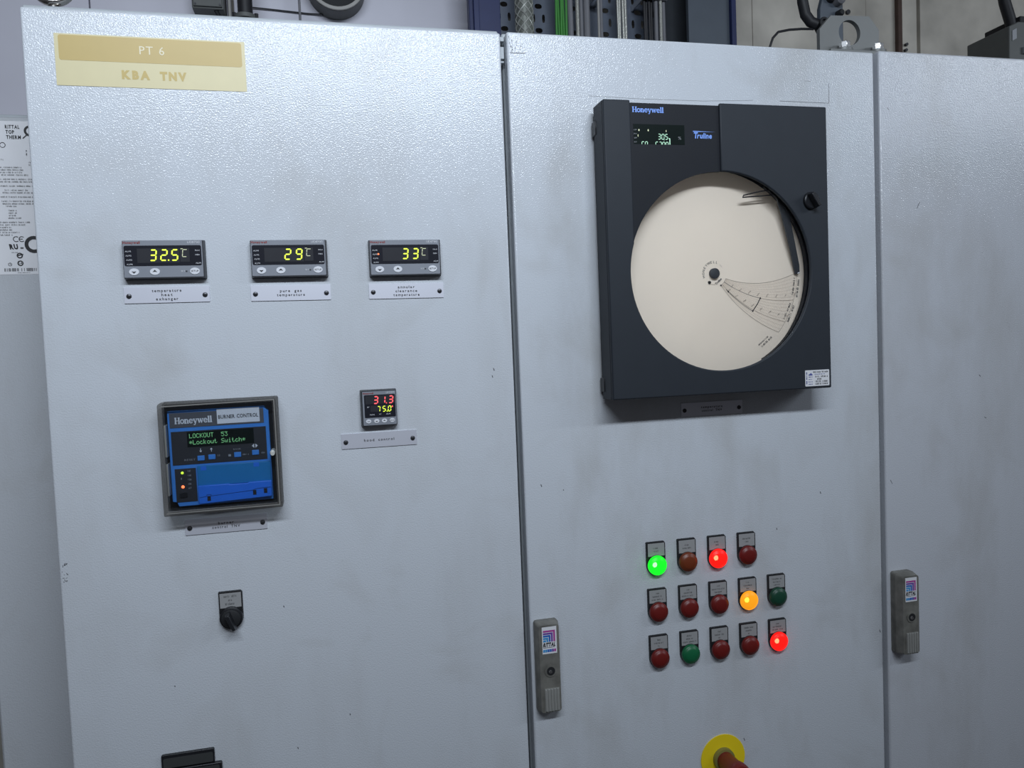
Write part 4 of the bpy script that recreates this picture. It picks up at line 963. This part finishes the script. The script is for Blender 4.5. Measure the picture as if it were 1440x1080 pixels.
ringtube(.0535, .0628, .702, .750, 'jbox').build('shell', t); ringtube(.0545, .0622, .697, .702, 'cable_pale').build('rim', t, .001)  # dark shell colour also stands in for the shadow below the duct
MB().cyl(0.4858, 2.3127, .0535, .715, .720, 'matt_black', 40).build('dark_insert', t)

# right wall fittings
t = thing('black_hose', (1.355, .30, 2.10), 'curved black hose with a ring connector behind the lifting bracket', 'hose')
MB().tube([(1.3480, .30, 2.30), (1.3520, .30, 2.20), (1.3545, .30, 2.150), (1.3600, .30, 2.126), (1.3700, .298, 2.112), (1.3820, .294, 2.106)], .0102, 'cable_black', 16).build('hose', t)
MB().torus((1.3870, .280, 2.1050), .0078, .0026, 'rubber').build('connector_ring', t)
MB().cyl(1.3870, 2.1050, .0080, .282, .302, 'matt_black', 20).build('connector', t)
MB().tube([(1.3900, .300, 2.104), (1.4010, .300, 2.085), (1.4050, .30, 2.04), (1.4050, .30, 1.95)], .0095, 'cable_black', 12).build('tail', t)
t = thing('clamp_bracket', (1.425, .33, 2.10), 'dark slate clamp bracket with bolts behind the lifting bracket', 'bracket')
pl = [(1.4040, 1.947), (1.4580, 1.947), (1.4580, 2.24), (1.4250, 2.24), (1.4150, 2.180), (1.4060, 2.150)]
MB().prism(pl, .318, .330, 'slate').build('plate', t, .002)
MB().lathe(1.4440, 2.1640, [(.0055, .300), (.0095, .304), (.0110, .318)], 'cable_grey', 18).build('bolt', t); MB().lathe(1.4270, 2.1680, [(.0045, .306), (.0070, .309), (.0075, .318)], 'rubber', 16).build('bolt', t)
MB().lathe(1.4460, 2.1390, [(.0045, .304), (.0065, .307), (.0070, .318)], 'matt_black', 16).build('bolt', t)
tag(MB().tube([(1.275, .30, 1.95), (1.2800, .30, 2.058), (1.2880, .30, 2.078), (1.3000, .30, 2.0900), (1.3240, .30, 2.0955), (1.3500, .30, 2.0985), (1.3760, .298, 2.0990)], .0024, 'cable_black', 8).build('wire'), 'thin black wire arching to the ring connector of the hose', 'wire')
t = thing('terminal_box', (2.040, .45, 1.95), 'olive grey terminal box with a small sticker at the upper right corner', 'junction box')
MB().prism([(1.9880, 1.95), (2.1400, 1.95), (2.1400, 2.2080), (2.0150, 2.2080), (1.9880, 2.1960)], .44, .56, 'jbox').build('box', t, .002)
MB().prism([(1.9960, 2.163), (2.0080, 2.169), (2.0080, 2.192), (1.9960, 2.186)], .4385, .4402, 'grey_print').build('sticker', t)
MB().box(2.0250, 2.1400, .432, .44, 2.135, 2.150, 'galv').build('edge_strip', t)
MB().box(2.030, 2.060, .45, .55, 2.208, 2.226, 'rubber').build('gland', t, .002)
tag(MB().tube([(1.9900, .47, 2.40), (1.9970, .47, 2.32), (2.0080, .47, 2.262), (2.0220, .47, 2.225), (2.0300, .47, 2.200)], .0125, 'cable_black', 14).build('conduit'), 'black flexible conduit entering the olive terminal box', 'conduit')

for o in bpy.data.objects:
    if o.name.split('.')[0] in ('scuff_mark', 'printed_lettering', 'panel_print', 'lamp_print', 'label_print', 'plate_print', 'chart_grid', 'sticker_print', 'display_print', 'chart_print'): o['kind'] = 'stuff'
    if '_o' in o: del o['_o']
